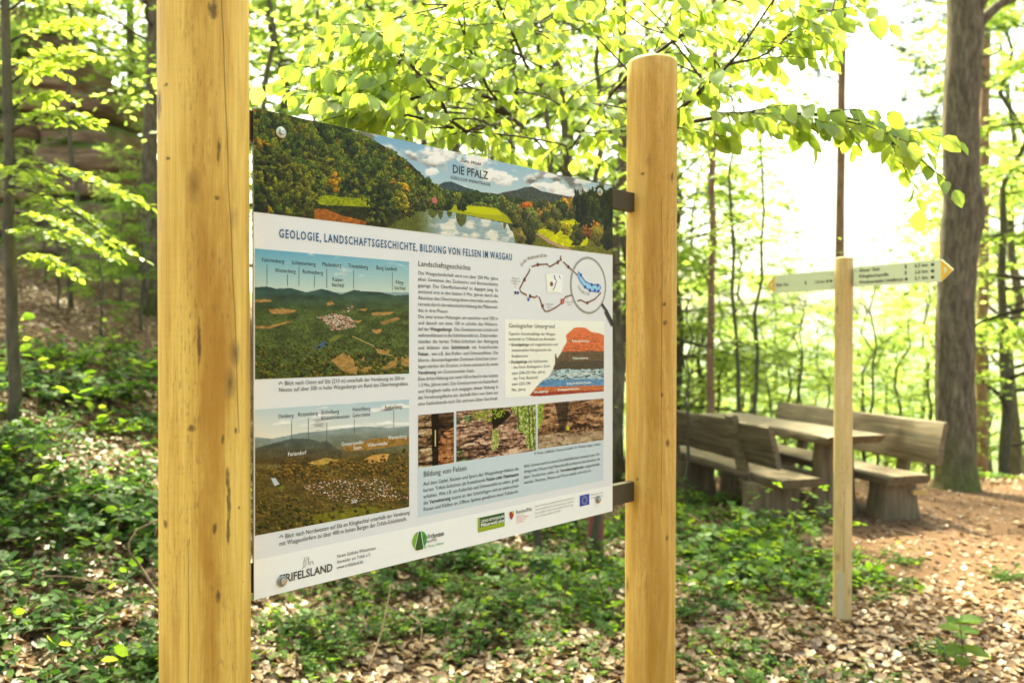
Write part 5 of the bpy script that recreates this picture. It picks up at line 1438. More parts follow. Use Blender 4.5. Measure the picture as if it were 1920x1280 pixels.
stem([(1114, 215, 4.7), (1200, 235, 3.5), (1269, 234, 2.85), (1384, 213, 2.75), (1480, 212, 2.72), (1560, 222, 2.7), (1640, 245, 2.7), (1690, 280, 2.7)], .009, .002, 18)
stem([(1200, 235, 3.5), (1280, 200, 3.0), (1314, 168, 2.95), (1368, 121, 2.9), (1410, 60, 2.9), (1450, 0, 2.9), (1480, -60, 2.9)], .008, .003)
stem([(1368, 121, 2.9), (1430, 105, 2.9), (1490, 60, 2.9), (1560, 20, 2.9)], .005, .002)
stem([(850, 240, 3.0), (760, 215, 2.7), (690, 205, 2.6), (640, 190, 2.6)], .006, .002)
stem([(820, 172, 2.9), (740, 190, 2.8), (680, 150, 2.75), (630, 130, 2.8)], .006, .002)
SP = np.concatenate([np.array(s) for s in stems])
st = []; dd = []; ln = []
def add_twig(c, d, l_):
    c = np.asarray(c, float)
    j = np.argmin(np.linalg.norm(SP - c, axis=1)); a = SP[j]
    if np.linalg.norm(a - c) > .03:
        mid = (a + c) / 2 + rb.normal(size=3) * .02
        gB.add(*tube(spline([a, mid, c], 5), list(np.linspace(.004, .0025, 5)), 4, cap=False))
    d = unit(np.asarray(d, float)); gB.add(*tube([c, c + d * l_ * .5 - np.array([0, 0, .05 * l_]), c + d * l_ - np.array([0, 0, .2 * l_])], [.0025, .002, .001], 4, cap=False))
    st.append(c); dd.append(d); ln.append(l_)
# twigs along every stem
for si, s in enumerate(stems[1:]):
    s = np.array(s)
    for q in range(2, len(s) - 1):
        for rep in range(1 if si in (6, 7) else 2):
            dl = unit(s[q + 1] - s[q]); a2 = (1 if (q + rep) % 2 else -1) * rb.uniform(.4, 1.1)
            add_twig(s[q] + rb.normal(size=3) * .01, np.array([dl[0] * cos(a2) - dl[1] * sin(a2), dl[0] * sin(a2) + dl[1] * cos(a2), dl[2] * .4 + rb.normal() * .15]), rb.uniform(.14, .30))
# twigs filling the space above the board
for q in range(95):
    x = rb.uniform(600, 1290); Z = rb.uniform(2.8, 3.9)
    top = np.interp(x, [600, 1149, 1290], [215, 330, 300]); y = rb.uniform(-60, top - 10)
    if x < 700 and y < 40: continue
    add_twig(at(x, y, Z), (rb.normal(), rb.normal() * .7 - .2, rb.normal() * .2), rb.uniform(.16, .32))
for q in range(12):
    x = rb.uniform(1280, 1600); y = np.interp(x, [1280, 1600], [130, 20]) + rb.normal() * 45
    add_twig(at(x, y, rb.uniform(2.9, 3.4)), (rb.normal(), rb.normal() * .5, rb.normal() * .2), rb.uniform(.15, .28))
pos, ax, nor, sz = sprays(np.array(st), np.array(dd), np.array(ln), 8, .070, rb, .22, spread=.65, tdown=.95, njit=.55)
nor = nor * np.array([1, 1, .55]) + np.array([0, -.35, 0])
V, F = tube(tB, rB, 10, .03); build("trunk", V, F, M['bark_beech'], beech)
tag(gB.build("limbs", M['twig'], beech), kind="stuff")
# biggest in the picture first
Zc = pos[:, 1]; pxs = 960 + FPX * pos[:, 0] / Zc; pys = 635 - FPX * (pos[:, 2] - EYE) / Zc
tin = (pxs > 560) & (pxs < 1730) & (pys > -20) & (pys < 330)
score = np.where(tin, sz / Zc, -1); order = np.argsort(-score); single = order[:290]; rest = order[290:]
V, F = leaf_verts(T_BEECH, pos[rest], ax[rest], nor[rest], sz[rest], rb.uniform(.85, 1.15, len(rest))); tag(build("foliage", V, F, M['beech'], beech), kind="stuff")
# the single leaves have veins pressed into the blade
m, nt, b = mat("tmp"); bpy.data.materials.remove(m)
def vein_leaf(seed):
    r = np.random.default_rng(seed); n = 7; V = []; F = []
    for i in range(n + 1):
        t = i / n; w = .36 * (sin(pi * min(1, t ** .85)) ** .75) * (1 + r.normal() * .03) if 0 < t < 1 else .004
        zc = -.10 * t * t + .03 * sin(t * 3)
        for j, x in enumerate((-1, -.5, 0, .5, 1)):
            V.append((x * w, t - .05 * abs(x) * (1 - t), zc + .07 * abs(x) + (.012 if i % 2 else -.006) * (abs(x) > .2)))
    for i in range(n):
        for j in range(4): a = i * 5 + j; F.append((a, a + 1, a + 6, a + 5))
    return mesh_np("leaf", V, F)
VL = [vein_leaf(q) for q in range(4)]
def hue_mat(src, name, f):
    m2 = M[src].copy(); m2.name = name
    for nd in m2.node_tree.nodes:
        if nd.type == 'NEW_GEOMETRY':
            oi = m2.node_tree.nodes.new("ShaderNodeObjectInfo")
            for l_ in list(m2.node_tree.links):
                if l_.from_node == nd: m2.node_tree.links.new(oi.outputs["Random"], l_.to_socket)
    L2 = m2.node_tree.links; n2 = m2.node_tree
    tc = N(n2, "ShaderNodeTexCoord"); sx2 = N(n2, "ShaderNodeSeparateXYZ"); L2.new(tc.outputs["Object"], sx2.inputs[0])
    axx = mth(n2, 'ABSOLUTE', sx2.outputs[0])
    fr2 = mth(n2, 'ABSOLUTE', mth(n2, 'SUBTRACT', mth(n2, 'FRACT', mth(n2, 'MULTIPLY', mth(n2, 'SUBTRACT', sx2.outputs[1], mth(n2, 'MULTIPLY', axx, .75)), 9.0)), .5))
    ve = mth(n2, 'MAXIMUM', mth(n2, 'LESS_THAN', fr2, .07), mth(n2, 'LESS_THAN', axx, .018))
    for nd in list(n2.nodes):
        if nd.type in ('BSDF_DIFFUSE', 'BSDF_TRANSLUCENT'):
            src = nd.inputs[0].links[0].from_socket
            L2.new(mixc(n2, mth(n2, 'MULTIPLY', ve, .38), src, (.20, .26, .06) if nd.type == 'BSDF_TRANSLUCENT' else (.26, .34, .10)), nd.inputs[0])
    return m2
M['beech_single'] = hue_mat('beech', "beech_leaf_single", 1)
for me in VL: me.materials.append(M['beech_single'])
rl = np.array(beech.location)
def leaf_object(i, pos, ax, nor, sz, root, meshes, wf=1.0):
    a = unit(ax[i]); s = unit(np.cross(a, nor[i])); n_ = np.cross(s, a)
    o = bpy.data.objects.new("leaf", meshes[i % len(meshes)]); COL.objects.link(o); o.parent = root
    M4 = Matrix(((s[0] * wf, a[0], n_[0], 0), (s[1] * wf, a[1], n_[1], 0), (s[2] * wf, a[2], n_[2], 0), (0, 0, 0, 1))) @ Matrix.Scale(float(sz[i]), 4)
    M4.translation = Vector(pos[i] - np.array(root.location)); o.matrix_local = M4
    return o
for i in single: leaf_object(int(i), pos, ax, nor, sz, beech, VL)

# more beeches behind: leaf masses over the whole upper picture
bg_trees = [  # px, Z, r, top py, label, crown start, limb count, sprays, leaf size
    (780, 7.5, .05, -250, "beech standing behind the board's left half", .35, 20, 15, .075),
    (960, 9.5, .07, -250, "beech standing behind the board's middle", .35, 20, 15, .09),
    (1215, 8.0, .05, -250, "beech hidden behind the rear post, its sprays showing above", .35, 14, 8, .08),
    (1010, 5.6, .028, -200, "slender young beech between the forked beech and the trunks behind", .4, 18, 14, .065),
]
for q, (px, Z, r0, top, lab, t0, nb, ns, sz_) in enumerate(bg_trees):
    slim(px, Z, r0, top, lab, 60 + q, nb, ns, 8, sz_, t0, lambda t: 2.6 - 1.5 * t, name="beech_tree")

# ---------------------------------------------------------------- sandstone outcrop on the bank
m, nt, b = mat("red_sandstone")
nA = noise(nt, mapped(nt, (1.5, 1.5, 9)), 1.0, 6, 0.6, .4); nB = noise(nt, mapped(nt, (1, 1, 1)), 2.2, 4)
r1 = ramp(nt, [(0.3, (0.08, 0.045, 0.03)), (0.48, (0.24, 0.15, 0.10)), (0.7, (0.44, 0.31, 0.22))]); nt.links.new(nA.outputs[0], r1.inputs[0])
ge = N(nt, "ShaderNodeNewGeometry"); sx_ = N(nt, "ShaderNodeSeparateXYZ"); nt.links.new(ge.outputs["Normal"], sx_.inputs[0])
mf = N(nt, "ShaderNodeMapRange"); mf.inputs[1].default_value = .55; mf.inputs[2].default_value = 0.95
nt.links.new(mth(nt, 'ADD', sx_.outputs[2], mth(nt, 'MULTIPLY', nB.outputs[0], .95)), mf.inputs[0])
nt.links.new(mixc(nt, mf.outputs[0], r1.outputs[0], (0.10, 0.13, 0.02)), b.inputs["Base Color"])
b.inputs["Roughness"].default_value = .95; bump(nt, b, nA.outputs[0], .9, .05)
M['rock'] = m
def rock_slab(cx, cy, cz, rx, ry, th, seed, name, root):
    """weathered block: flat bedding planes, ragged rounded faces"""
    V = []; F = []; k = 36; rows = [(-.5, .90), (-.42, .97), (-.15, 1.0), (.05, .97), (.25, 1.02), (.43, 1.0), (.5, .93), (.53, .6), (.5, .2)]
    for i, (h_, s) in enumerate(rows):
        for j in range(k):
            a = 2 * pi * j / k; c, q = cos(a), sin(a); e = .42
            x = np.sign(c) * abs(c) ** e; y = np.sign(q) * abs(q) ** e
            nz_ = float(fbm(np.array(x * 2.2 * rx + seed * 5.3 + 20), np.array(y * 2.2 * ry + h_ * 3.0 + 30), seed, 4)) - .5
            f = s * (1 + .45 * nz_)
            V.append((cx + rx * x * f, cy + ry * y * f, cz + th * h_ + .10 * nz_))
    for i in range(len(rows) - 1):
        for j in range(k):
            a = i * k + j; c = i * k + (j + 1) % k; F.append((a, c, c + k, a + k))
    F.append(tuple(range((len(rows) - 1) * k, len(rows) * k))); F.append(tuple(range(k))[::-1])
    return build(name, V, F, M['rock'], root)
ZC = 12.8
rb0 = at(120, 560, ZC)
outcrop = empty("rock_outcrop", (rb0[0], rb0[1] + 1.0, float(H(rb0[0], rb0[1] + 1.0))), "layered red sandstone outcrop overgrown with green on the bank", "rock outcrop")
rr_ = np.random.default_rng(91)
LEDGES = []
for q, (yc, xr, th) in enumerate(((590, 300, .62), (536, 285, .44), (488, 292, .42), (445, 258, .40), (400, 275, .42), (352, 240, .46), (300, 246, .46), (250, 215, .46), (200, 208, .46), (148, 165, .46), (95, 150, .46), (45, 90, .46))):
    x1 = xr
    while x1 > -160:
        w = rr_.uniform(75, 190); x0 = x1 - w; Z = ZC + .75 + .16 * q + rr_.normal() * .22
        c = at((x0 + x1) / 2, yc + rr_.normal() * 5, Z); rx = w * .53 / FPX * Z
        rock_slab(c[0], c[1] + .6, c[2], rx, 1.0 + rr_.normal() * .1, th * rr_.uniform(.9, 1.12), 10 + q * 7 + int(x1) % 5, "ledge", outcrop)
        if rr_.uniform() < .55: LEDGES.append((c[0], c[1] - .35, c[2] + th * .48))
        x1 = x0 + 6
# ---------------------------------------------------------------- woodland masses: tree kinds built once, copied
def proto_tree(seed, h, r0, nb, ns, k, size, t0, Lf, leafm, bark, T=T_KITE, elev=(.0, .6)):
    r = np.random.default_rng(seed); n = 12
    tr_ = [np.array([r.normal() * .05 * i / 3, r.normal() * .05 * i / 3, h * i / (n - 1) - .2]) for i in range(n)]
    rr = list(np.linspace(r0, r0 * .2, n))
    root = empty("woodland_tree", (0, 0, 0))
    g, lv = crown_parts(r, tr_, rr, nb, t0, 1.0, Lf, elev, ns, k, size, (.5, 1.1), T=T, sub=False)
    return finish_tree(root, tr_, rr, g, lv, M[bark], M[leafm], T, 8, .05, seed, local=True)
protos = [proto_tree(201, 9, .11, 24, 20, 8, .15, .18, lambda t: 2.9 - 1.9 * t, 'beech_far', 'bark_beech'),
          proto_tree(202, 10, .13, 24, 22, 8, .16, .28, lambda t: 3.0 - 1.7 * t, 'beech_far', 'bark_oak'),
          proto_tree(203, 8, .08, 22, 14, 8, .13, .15, lambda t: 2.2 - 1.4 * t, 'beech_far', 'bark_beech'),
          proto_tree(204, 9, .10, 22, 20, 8, .15, .2, lambda t: 2.6 - 1.6 * t, 'shrub', 'bark_beech')]
used = [False] * len(protos)
def copy_tree(src, loc, rz, s, label, cat, group, name=None):
    r = src.copy(); COL.objects.link(r)
    if name: r.name = name
    r.location = loc; r.rotation_euler = (0, 0, rz); r.scale = (s[0], s[0], s[1])
    tag(r, label, cat, group)
    for ch in src.children:
        c = ch.copy(); COL.objects.link(c); c.parent = r
    return r
def wood(px, Z, kind, s, label, group, dz=0.0):
    x = (px - 960) / FPX * Z; z = float(H(x, Z)) + dz
    rz = random.uniform(0, 6.28)
    if not used[kind]:
        used[kind] = True; o = protos[kind]; o.location = (x, Z, z); o.rotation_euler = (0, 0, rz); o.scale = (s, s, s); tag(o, label, "tree", group); return o
    return copy_tree(protos[kind], (x, Z, z), rz, (s, s), label, "tree", group)
for (px, Z, k, s) in ((85, 10.0, 2, .20), (225, 10.4, 2, .24), (265, 9.2, 3, .20), (20, 11.2, 2, .36), (110, 8.6, 3, .15), (190, 8.2, 3, .14), (270, 11.8, 2, .40)):
    wood(px, Z, k, s, "small leafy sapling growing in front of the sandstone outcrop", "saplings before the outcrop")
# valley side beyond the picnic place (crowns reach about eye level)
for (px, Z, k, s) in ((1315, 18, 2, 1.05), (1405, 22, 2, 1.15), (1470, 26, 2, 1.2), (1270, 16, 0, .95), (1285, 15, 2, .52), (1350, 16.5, 0, .50), (1440, 15.5, 2, .48), (1500, 17, 0, .52), (1545, 15, 2, .45), (1620, 16, 0, .48), (1690, 15, 2, .50), (1740, 17, 0, .55), (1400, 19, 2, .62), (1660, 20, 0, .62), (1300, 22, 0, .85), (1390, 27, 1, .9), (1470, 19, 2, .75), (1530, 30, 0, 1.0), (1610, 24, 2, .8), (1660, 33, 1, 1.0), (1735, 21, 0, .72), (1250, 30, 1, 1.1), (1440, 40, 0, 1.25), (1580, 44, 1, 1.3), (1710, 46, 0, 1.3), (1350, 48, 1, 1.4), (1500, 60, 0, 1.5), (1650, 66, 1, 1.6), (1290, 66, 0, 1.6), (1800, 60, 1, 1.6)):
    wood(px, Z, k, s, "pale green tree down the valley side beyond the picnic table", "trees on the valley side below the picnic place")
for (px, Z, k, s) in ((1885, 14, 0, .95), (1960, 12.5, 1, 1.0), (1900, 20, 1, 1.25), (1850, 26, 0, 1.4), (1985, 18, 2, 1.4), (1930, 30, 1, 1.7)):
    wood(px, Z, k, s, "bright leafy tree beyond the mossy trunk at the right edge", "trees at the right edge")
for (px, Z, k, s) in ((250, 17, 0, 1.25), (190, 22, 1, 1.1), (60, 16, 2, 1.2), (330, 15, 1, 1.2), (420, 18, 0, 1.3), (-60, 14, 0, 1.2), (140, 19.5, 3, 1.0)):
    wood(px, Z, k, s, "leafy woodland tree behind the sandstone outcrop and thick front post", "trees behind the outcrop")
for (px, Z, k, s) in ((520, 14, 2, 1.3), (620, 17, 0, 1.3), (700, 14, 1, 1.25), (850, 18, 1, 1.5), (930, 14, 0, 1.3), (1060, 16, 1, 1.45), (1180, 14, 2, 1.4), (1260, 19, 0, 1.5)):
    wood(px, Z, k, s, "woodland tree far behind the board, only its leaves in view", "trees far behind the board")

rp = np.random.default_rng(55)
trp = to_ground(1802, 14, -350, .01, 14); rrp = list(np.linspace(.10, .06, 14))
root = tree_root("pine_tree", trp, "dark needled pine hidden behind the mossy tree, its boughs reaching left", "tree", "orange-barked pines")
g = Geo(); NP = []
for (y0, x1, y1) in ((20, 1660, 20), (60, 1690, 45), (130, 1700, 140), (185, 1680, 195), (205, 1740, 215), (240, 1690, 238), (300, 1640, 300), (0, 1730, -20), (330, 1700, 335), (80, 1870, 60), (160, 1860, 150)):
    a = at(1802, y0 - 12, 14); c = at(x1, y1, 13.7); P_ = spline([a, (a + c) / 2 + np.array([0, 0, .08]), c], 8); g.add(*tube(P_, list(np.linspace(.018, .005, 8)), 5))
    Pn = np.array(P_)
    for s in range(16):
        f = rp.uniform(.45, 1.0) * 7; i0 = min(int(f), 6); q = Pn[i0] + (Pn[i0 + 1] - Pn[i0]) * (f - i0)
        NP.append(q + rp.normal(size=3) * np.array([.10, .14, .06]))
NP = np.array(NP); k = 34; P_ = np.repeat(NP, k, 0); n = len(P_)
finish_tree(root, trp, rrp, g, (P_, rp.normal(size=(n, 3)) + np.array([-.3, 0, .4]), rp.normal(size=(n, 3)), rp.uniform(.08, .15, n)), M['bark_pine'], M['needle'], T_NEEDLE, 10, .05, 1)

# ---------------------------------------------------------------- undergrowth
def proto_bramble(seed, nst, L_, leaf, leafm, spread=1.0, up=.9, den=.045, T=None):
    r = np.random.default_rng(seed); g = Geo(); P = []; A = []; Nn = []; Sz = []
    for s in range(nst):
        a = r.uniform(0, 2 * pi); l_ = L_ * r.uniform(.6, 1.2)
        d = np.array([cos(a) * spread, sin(a) * spread, up * r.uniform(.6, 1.4)]); d /= np.linalg.norm(d)
        q = np.array([cos(a), sin(a), 0]) * .04 * r.uniform(0, 1); q[2] = -.03; pts = [q.copy()]; m_ = 8
        for i in range(m_):
            d = unit(d + np.array([0, 0, -.22]) + r.normal(size=3) * .12); q = q + d * l_ / m_
            q[2] = max(q[2], .02); pts.append(q.copy())
        g.add(*tube(pts, list(np.linspace(.0045, .002, m_ + 1)), 4, cap=False)); Q = np.array(pts)
        k = int(l_ / den)
        for i in range(k):
            f = (.15 + .85 * i / max(1, k - 1)) * m_; i0 = min(int(f), m_ - 1); c = Q[i0] + (Q[i0 + 1] - Q[i0]) * (f - i0)
            aa = r.uniform(0, 2 * pi); ax_ = np.array([cos(aa), sin(aa), .25 + r.normal() * .25])
            P.append(c + unit(ax_) * .015); A.append(ax_); Nn.append(np.array([0, 0, 1]) + r.normal(size=3) * .35); Sz.append(leaf * r.uniform(.6, 1.2))
    root = empty("bramble", (0, 0, 0))
    obj("stems", g.mesh("stems"), M['stem'], root); tag(root.children[0], kind="stuff")
    V, F = leaf_verts(T if T is not None else T_BRAMBLE, np.array(P), np.array(A), np.array(Nn), np.array(Sz))
    tag(obj("foliage", mesh_np("foliage", V, F), M[leafm], root), kind="stuff")
    return root
bp = [proto_bramble(301, 11, .55, .050, 'bramble'), proto_bramble(302, 9, .75, .055, 'bramble', up=.7), proto_bramble(303, 14, .50, .050, 'shrub', up=1.2), proto_bramble(304, 10, .40, .045, 'shrub', up=.8), proto_bramble(305, 6, .48, .085, 'shrub', up=2.2, den=.05, T=T_HEX), proto_bramble(306, 16, .34, .11, 'bramble', up=1.6, den=.03, T=(T_HEX[0] * np.array([.3, 1, 1]), T_HEX[1]))]
bp[4].name = 'sapling_sprig'; bp[5].name = 'grass_tuft'
bused = [False] * 6
rg = np.random.default_rng(401)
def ground_hit(px, py):
    """first point of the terrain along a pixel's line of sight"""
    for Z in np.arange(1.2, 40, .04):
        p = at(px, py, Z)
        if H(p[0], p[1]) >= p[2]: return p[0], p[1], float(H(p[0], p[1]))
    return None
def plant(kind, px, py, s, label, group, cat="bramble"):
    h_ = ground_hit(px, py)
    if h_ is None: return
    src = bp[kind]; rz = rg.uniform(0, 6.28)
    if not bused[kind]:
        bused[kind] = True; src.location = h_; src.rotation_euler = (0, 0, rz); src.scale = (s, s, s); tag(src, label, cat, group); return src
    return copy_tree(src, h_, rz, (s, s), label, cat, group)
# dense dark patch on the bank left of the front post
for q in range(32):
    x = rg.uniform(-60, 330); y = rg.uniform(690, 1010)
    plant(int(rg.choice([0, 0, 1, 3])), x, y, rg.uniform(.75, 1.15), "dark leafed bramble in the dense patch left of the thick post", "brambles on the bank left of the front post")
for (x, y, k, s) in ((40, 1080, 0, .9), (120, 1130, 1, .8), (20, 1200, 0, .9), (60, 1010, 3, .9), (170, 1020, 0, .7), (280, 1040, 0, .8), (90, 1270, 1, .8), (0, 1130, 1, .9)):
    plant(k, x, y, s, "bramble growing through dry leaves at the lower left edge", "brambles at the lower left edge")
for (x, y, k, s) in ((235, 1270, 2, .55), (270, 1240, 2, .6), (215, 1250, 2, .5), (290, 1285, 2, .6)):
    plant(k, x, y, s, "bright green young shrub at the front post's left foot", "bright shrubs at the foot of the front post")
for (x, y, k, s) in ((150, 690, 2, .9), (60, 670, 2, .8), (215, 660, 2, .8), (270, 690, 3, 1.0), (20, 700, 2, 1.0)):
    plant(k, x, y, s, "bright bramble at the upper rim of the bank beneath the beech", "bright brambles on the rim of the bank")
for (x, y, k, s) in ((520, 1190, 0, .55), (700, 1180, 2, .5), (830, 1110, 2, .6), (900, 1060, 2, .7), (950, 1150, 2, .55), (1020, 1100, 2, .7), (1080, 1130, 2, .7), (1140, 1090, 2, .7), (1150, 1180, 3, .7), (640, 1160, 3, .6), (580, 1230, 2, .4), (610, 1240, 3, .5), (690, 1120, 0, .6), (800, 1080, 1, .7), (880, 1150, 0, .7), (930, 1100, 3, .8), (1000, 1060, 0, .8), (1040, 1130, 3, .8), (1090, 1060, 2, .7), (1110, 1160, 3, .8), (760, 1180, 3, .5), (960, 1200, 0, .6), (1060, 1010, 2, .8), (1130, 1010, 2, .8), (860, 1040, 0, .8), (980, 1010, 0, .8), (1120, 1240, 3, .6), (740, 1050, 1, .7), (1000, 1270, 3, .5), (850, 1240, 3, .45)):
    plant(k, x, y, s * 1.3, "low bramble in the leaf litter seen under the board", "brambles seen under the board")
for (x, y, k, s) in ((1330, 1010, 2, .9), (1390, 1030, 2, .95), (1440, 1050, 2, 1.0), (1480, 1080, 3, .9), (1400, 1080, 2, .8), (1300, 1060, 3, .8), (1350, 1100, 0, .7), (1470, 1010, 2, .8), (1520, 1070, 3, .8), (1290, 980, 2, .9), (1620, 1090, 2, .5), (1545, 1130, 3, .6), (1410, 975, 2, .8), (1330, 950, 2, .8)):
    plant(k, x, y, s * 1.5, "fresh green bramble between the rear post and the signpost", "brambles between rear post and signpost")
for (x, y, k, s) in ((1300, 1250, 3, .6), (1390, 1265, 3, .6), (1460, 1275, 0, .55), (1500, 1190, 3, .4), (1560, 1270, 3, .5), (1650, 1280, 3, .6), (1440, 1150, 3, .4), (1340, 1190, 3, .35)):
    plant(k, x, y, s, "small bramble sprig in the sunlit dry leaves before the signpost", "bramble sprigs in front of the signpost")
for (x, y, k, s) in ((1860, 900, 2, .9), (1900, 885, 2, 1.1), (1745, 880, 3, .6), (1250, 900, 2, 1.1), (1300, 900, 2, 1.0)):
    plant(k, x, y, s, "green bramble at the rim of the trodden picnic place", "brambles at the rim of the picnic place")

for (x, y, s) in ((95, 760, 1.1), (190, 820, .9), (30, 860, 1.0), (250, 760, .9), (150, 930, .8), (60, 960, .8), (265, 900, .8), (20, 720, 1.1), (225, 700, 1.1), (130, 1080, .7)):
    plant(4, x, y, s, "broad leaved sprig standing above the brambles on the bank", "sprigs on the bank left of the front post", "sapling")
for (x, y, s) in ((560, 1230, .6), (730, 1130, .7), (900, 1210, .6), (1060, 1180, .7), (1140, 1130, .8), (1310, 1120, .8), (1420, 1110, .8), (1500, 1120, .7), (1650, 1090, .5), (1360, 1240, .6)):
    plant(4, x, y, s, "broad leaved sprig in the litter between the board and the signpost", "sprigs between board and signpost", "sapling")
for (x, y, s) in ((70, 820, .8), (210, 960, .7), (110, 1180, .6), (650, 1210, .5), (820, 1190, .5), (1290, 1160, .6), (1700, 1060, .5), (1880, 1090, .5), (1760, 1230, .5), (280, 800, .8)):
    plant(5, x, y, s, "tuft of narrow dark grass blades among the dry leaves", "grass tufts in the litter", "grass")
for q, l_ in enumerate(LEDGES):
    copy_tree(bp[2 if q % 3 else 3], l_, rg.uniform(0, 6.28), (rg.uniform(.9, 1.7), rg.uniform(.9, 1.6)), "leafy plant rooted on a ledge of the sandstone outcrop", "plant", "plants on the outcrop ledges", "ledge_plant")
# seedling with big leaves in the right foreground, its leaves single parts
hs = ground_hit(1800, 1272)
seed_r = empty("seedling", hs, "bright green seedling with broad leaves in the lower right dry leaves", "seedling")
M['seedling'] = hue_mat('shrub', "seedling_leaf", 1)
SLm = [vein_leaf(40 + q) for q in range(2)]
for me in SLm: me.materials.append(M['seedling'])
Zs = hs[1]
top = at(1800, 1165, Zs); P = spline([np.array(hs) - [0, 0, .03], at(1806, 1220, Zs), top], 6)
build("stem", *tube(P, list(np.linspace(.004, .002, 6)), 5), M['stem'], seed_r)
lp = []; la = []; lnn = []; ls = []
for (x, y, dx, dy, dz, s) in ((1800, 1165, -.6, -.5, .15, .12), (1800, 1165, .8, -.2, .15, .11), (1800, 1168, .1, -.8, .3, .13), (1803, 1180, -.9, .2, .05, .10), (1803, 1185, .9, .3, 0, .11), (1806, 1215, -.8, -.4, 0, .11), (1806, 1215, .7, -.6, -.1, .12), (1804, 1200, .3, .9, .1, .09), (1806, 1235, -.5, -.8, -.05, .10)):
    lp.append(at(x, y, Zs)); la.append(np.array([dx, dy, dz])); lnn.append(np.array([0, -.25, 1.0])); ls.append(s)
lp, la, lnn, ls = map(np.array, (lp, la, lnn, ls))
for i in range(len(lp)): leaf_object(i, lp, la, lnn, ls, seed_r, SLm)

# low green cover on the bank: nobody could count it
def scatter(n, fpx, fpy, r):
    out = []
    while len(out) < n:
        h_ = ground_hit(fpx(r), fpy(r))
        if h_: out.append(h_)
    return np.array(out)
def cover(name, pts_xy, T, leafm, size, lift, label, r, tilt=.35):
    n = len(pts_xy); z = H(pts_xy[:, 0], pts_xy[:, 1]) + r.uniform(lift[0], lift[1], n)
    pos = np.stack([pts_xy[:, 0], pts_xy[:, 1], z], -1); a = r.uniform(0, 2 * pi, n)
    ax_ = np.stack([np.cos(a), np.sin(a), r.normal(size=n) * .2], -1)
    # lie along the slope
    e = .05; nx = (H(pos[:, 0] - e, pos[:, 1]) - H(pos[:, 0] + e, pos[:, 1])) / (2 * e); ny = (H(pos[:, 0], pos[:, 1] - e) - H(pos[:, 0], pos[:, 1] + e)) / (2 * e)
    nor_ = np.stack([nx, ny, np.ones(n)], -1) + r.normal(size=(n, 3)) * tilt
    ax_ = ax_ - unit(nor_) * np.sum(ax_ * unit(nor_), -1, keepdims=True)
    V, F = leaf_verts(T, pos, ax_, nor_, size * r.uniform(.55, 1.25, n), r.uniform(.8, 1.3, n))
    return tag(obj(name, mesh_np(name, V, F), M[leafm]), label, "ground cover", None, "stuff")
rc = np.random.default_rng(501)
def frustum_xy(n, y0, y1, fl=-.70, fr=.70, power=1.0, dens=None):
    out = []
    tot = 0
    while tot < n:
        y = y0 + (y1 - y0) * rc.uniform(0, 1, 4000) ** power; x = rc.uniform(fl, fr, 4000) * y
        k = np.ones(4000, bool) if dens is None else rc.uniform(0, 1, 4000) < dens(x, y)
        out.append(np.stack([x[k], y[k]], -1)); tot += k.sum()
    return np.concatenate(out)[:n]
def bank_d(x, y):
    px = 960 + FPX * x / y; py = 635 - FPX * (H(x, y) - EYE) / y
    d = ((px < 470) & (py > 660) & (py < 1040)) * (.25 + .75 * (fbm(x * 1.6, y * 1.6, 4, 3) > .46)) + ((px < 470) & (py >= 1040)) * .30 * (fbm(x * 2, y * 2, 6, 3) > .5)
    return d
cover("undergrowth", frustum_xy(1500, 2.2, 9.0, -.75, -.28, 1.2, bank_d), T_BRAMBLE, 'bramble', .045, (.03, .14), "dark green low cover spread over the bank left of the board", rc)
def mid_d(x, y):
    px = 960 + FPX * x / y
    return ((px > 440) & (px < 1600)) * (fbm(x * 1.8 + 9, y * 1.8, 14, 3) > .53) * (px < 1560 - 90 * np.maximum(0, 5 - y))
cover("undergrowth", frustum_xy(800, 2.2, 9.0, -.75, -.28, 1.2, bank_d), T_HEX, 'shrub', .06, (.02, .22), "scattered fresh green leaves low on the bank left of the board", rc, .5)
cover("ground_ivy", frustum_xy(1500, 3.4, 7.0, -.35, .42, 1.0, mid_d), T_BRAMBLE, 'shrub', .034, (.01, .06), "small green leaves low in the litter between the posts", rc)

# dry leaf litter
def lit_d(x, y):
    px = 960 + FPX * x / y
    l, r_ = path_edges(y); inside = np.clip((x - l) / .55, 0, 1) * np.clip((9.6 - y) / .4, 0, 1) * (y > 4.05)
    return (1 - .80 * inside) * np.where(y < 7, 1.0, .6)
cover("leaf_litter", frustum_xy(56000, 2.6, 12.5, -.72, .72, 1.15, lit_d), T_DRY, 'litter', .052, (.003, .022), "beige and brown dry leaves covering the forest floor", rc, .24)
cover("leaf_fragments", frustum_xy(16000, 2.6, 10.5, -.72, .72, 1.0, lambda x, y: np.full(x.shape, .9)), T_KITE, 'litter', .028, (.002, .016), "crumbs of dry leaves between the whole ones and on the path", rc, .3)
lit = bpy.data.objects["leaf_litter"]; lit["category"] = "leaf litter"
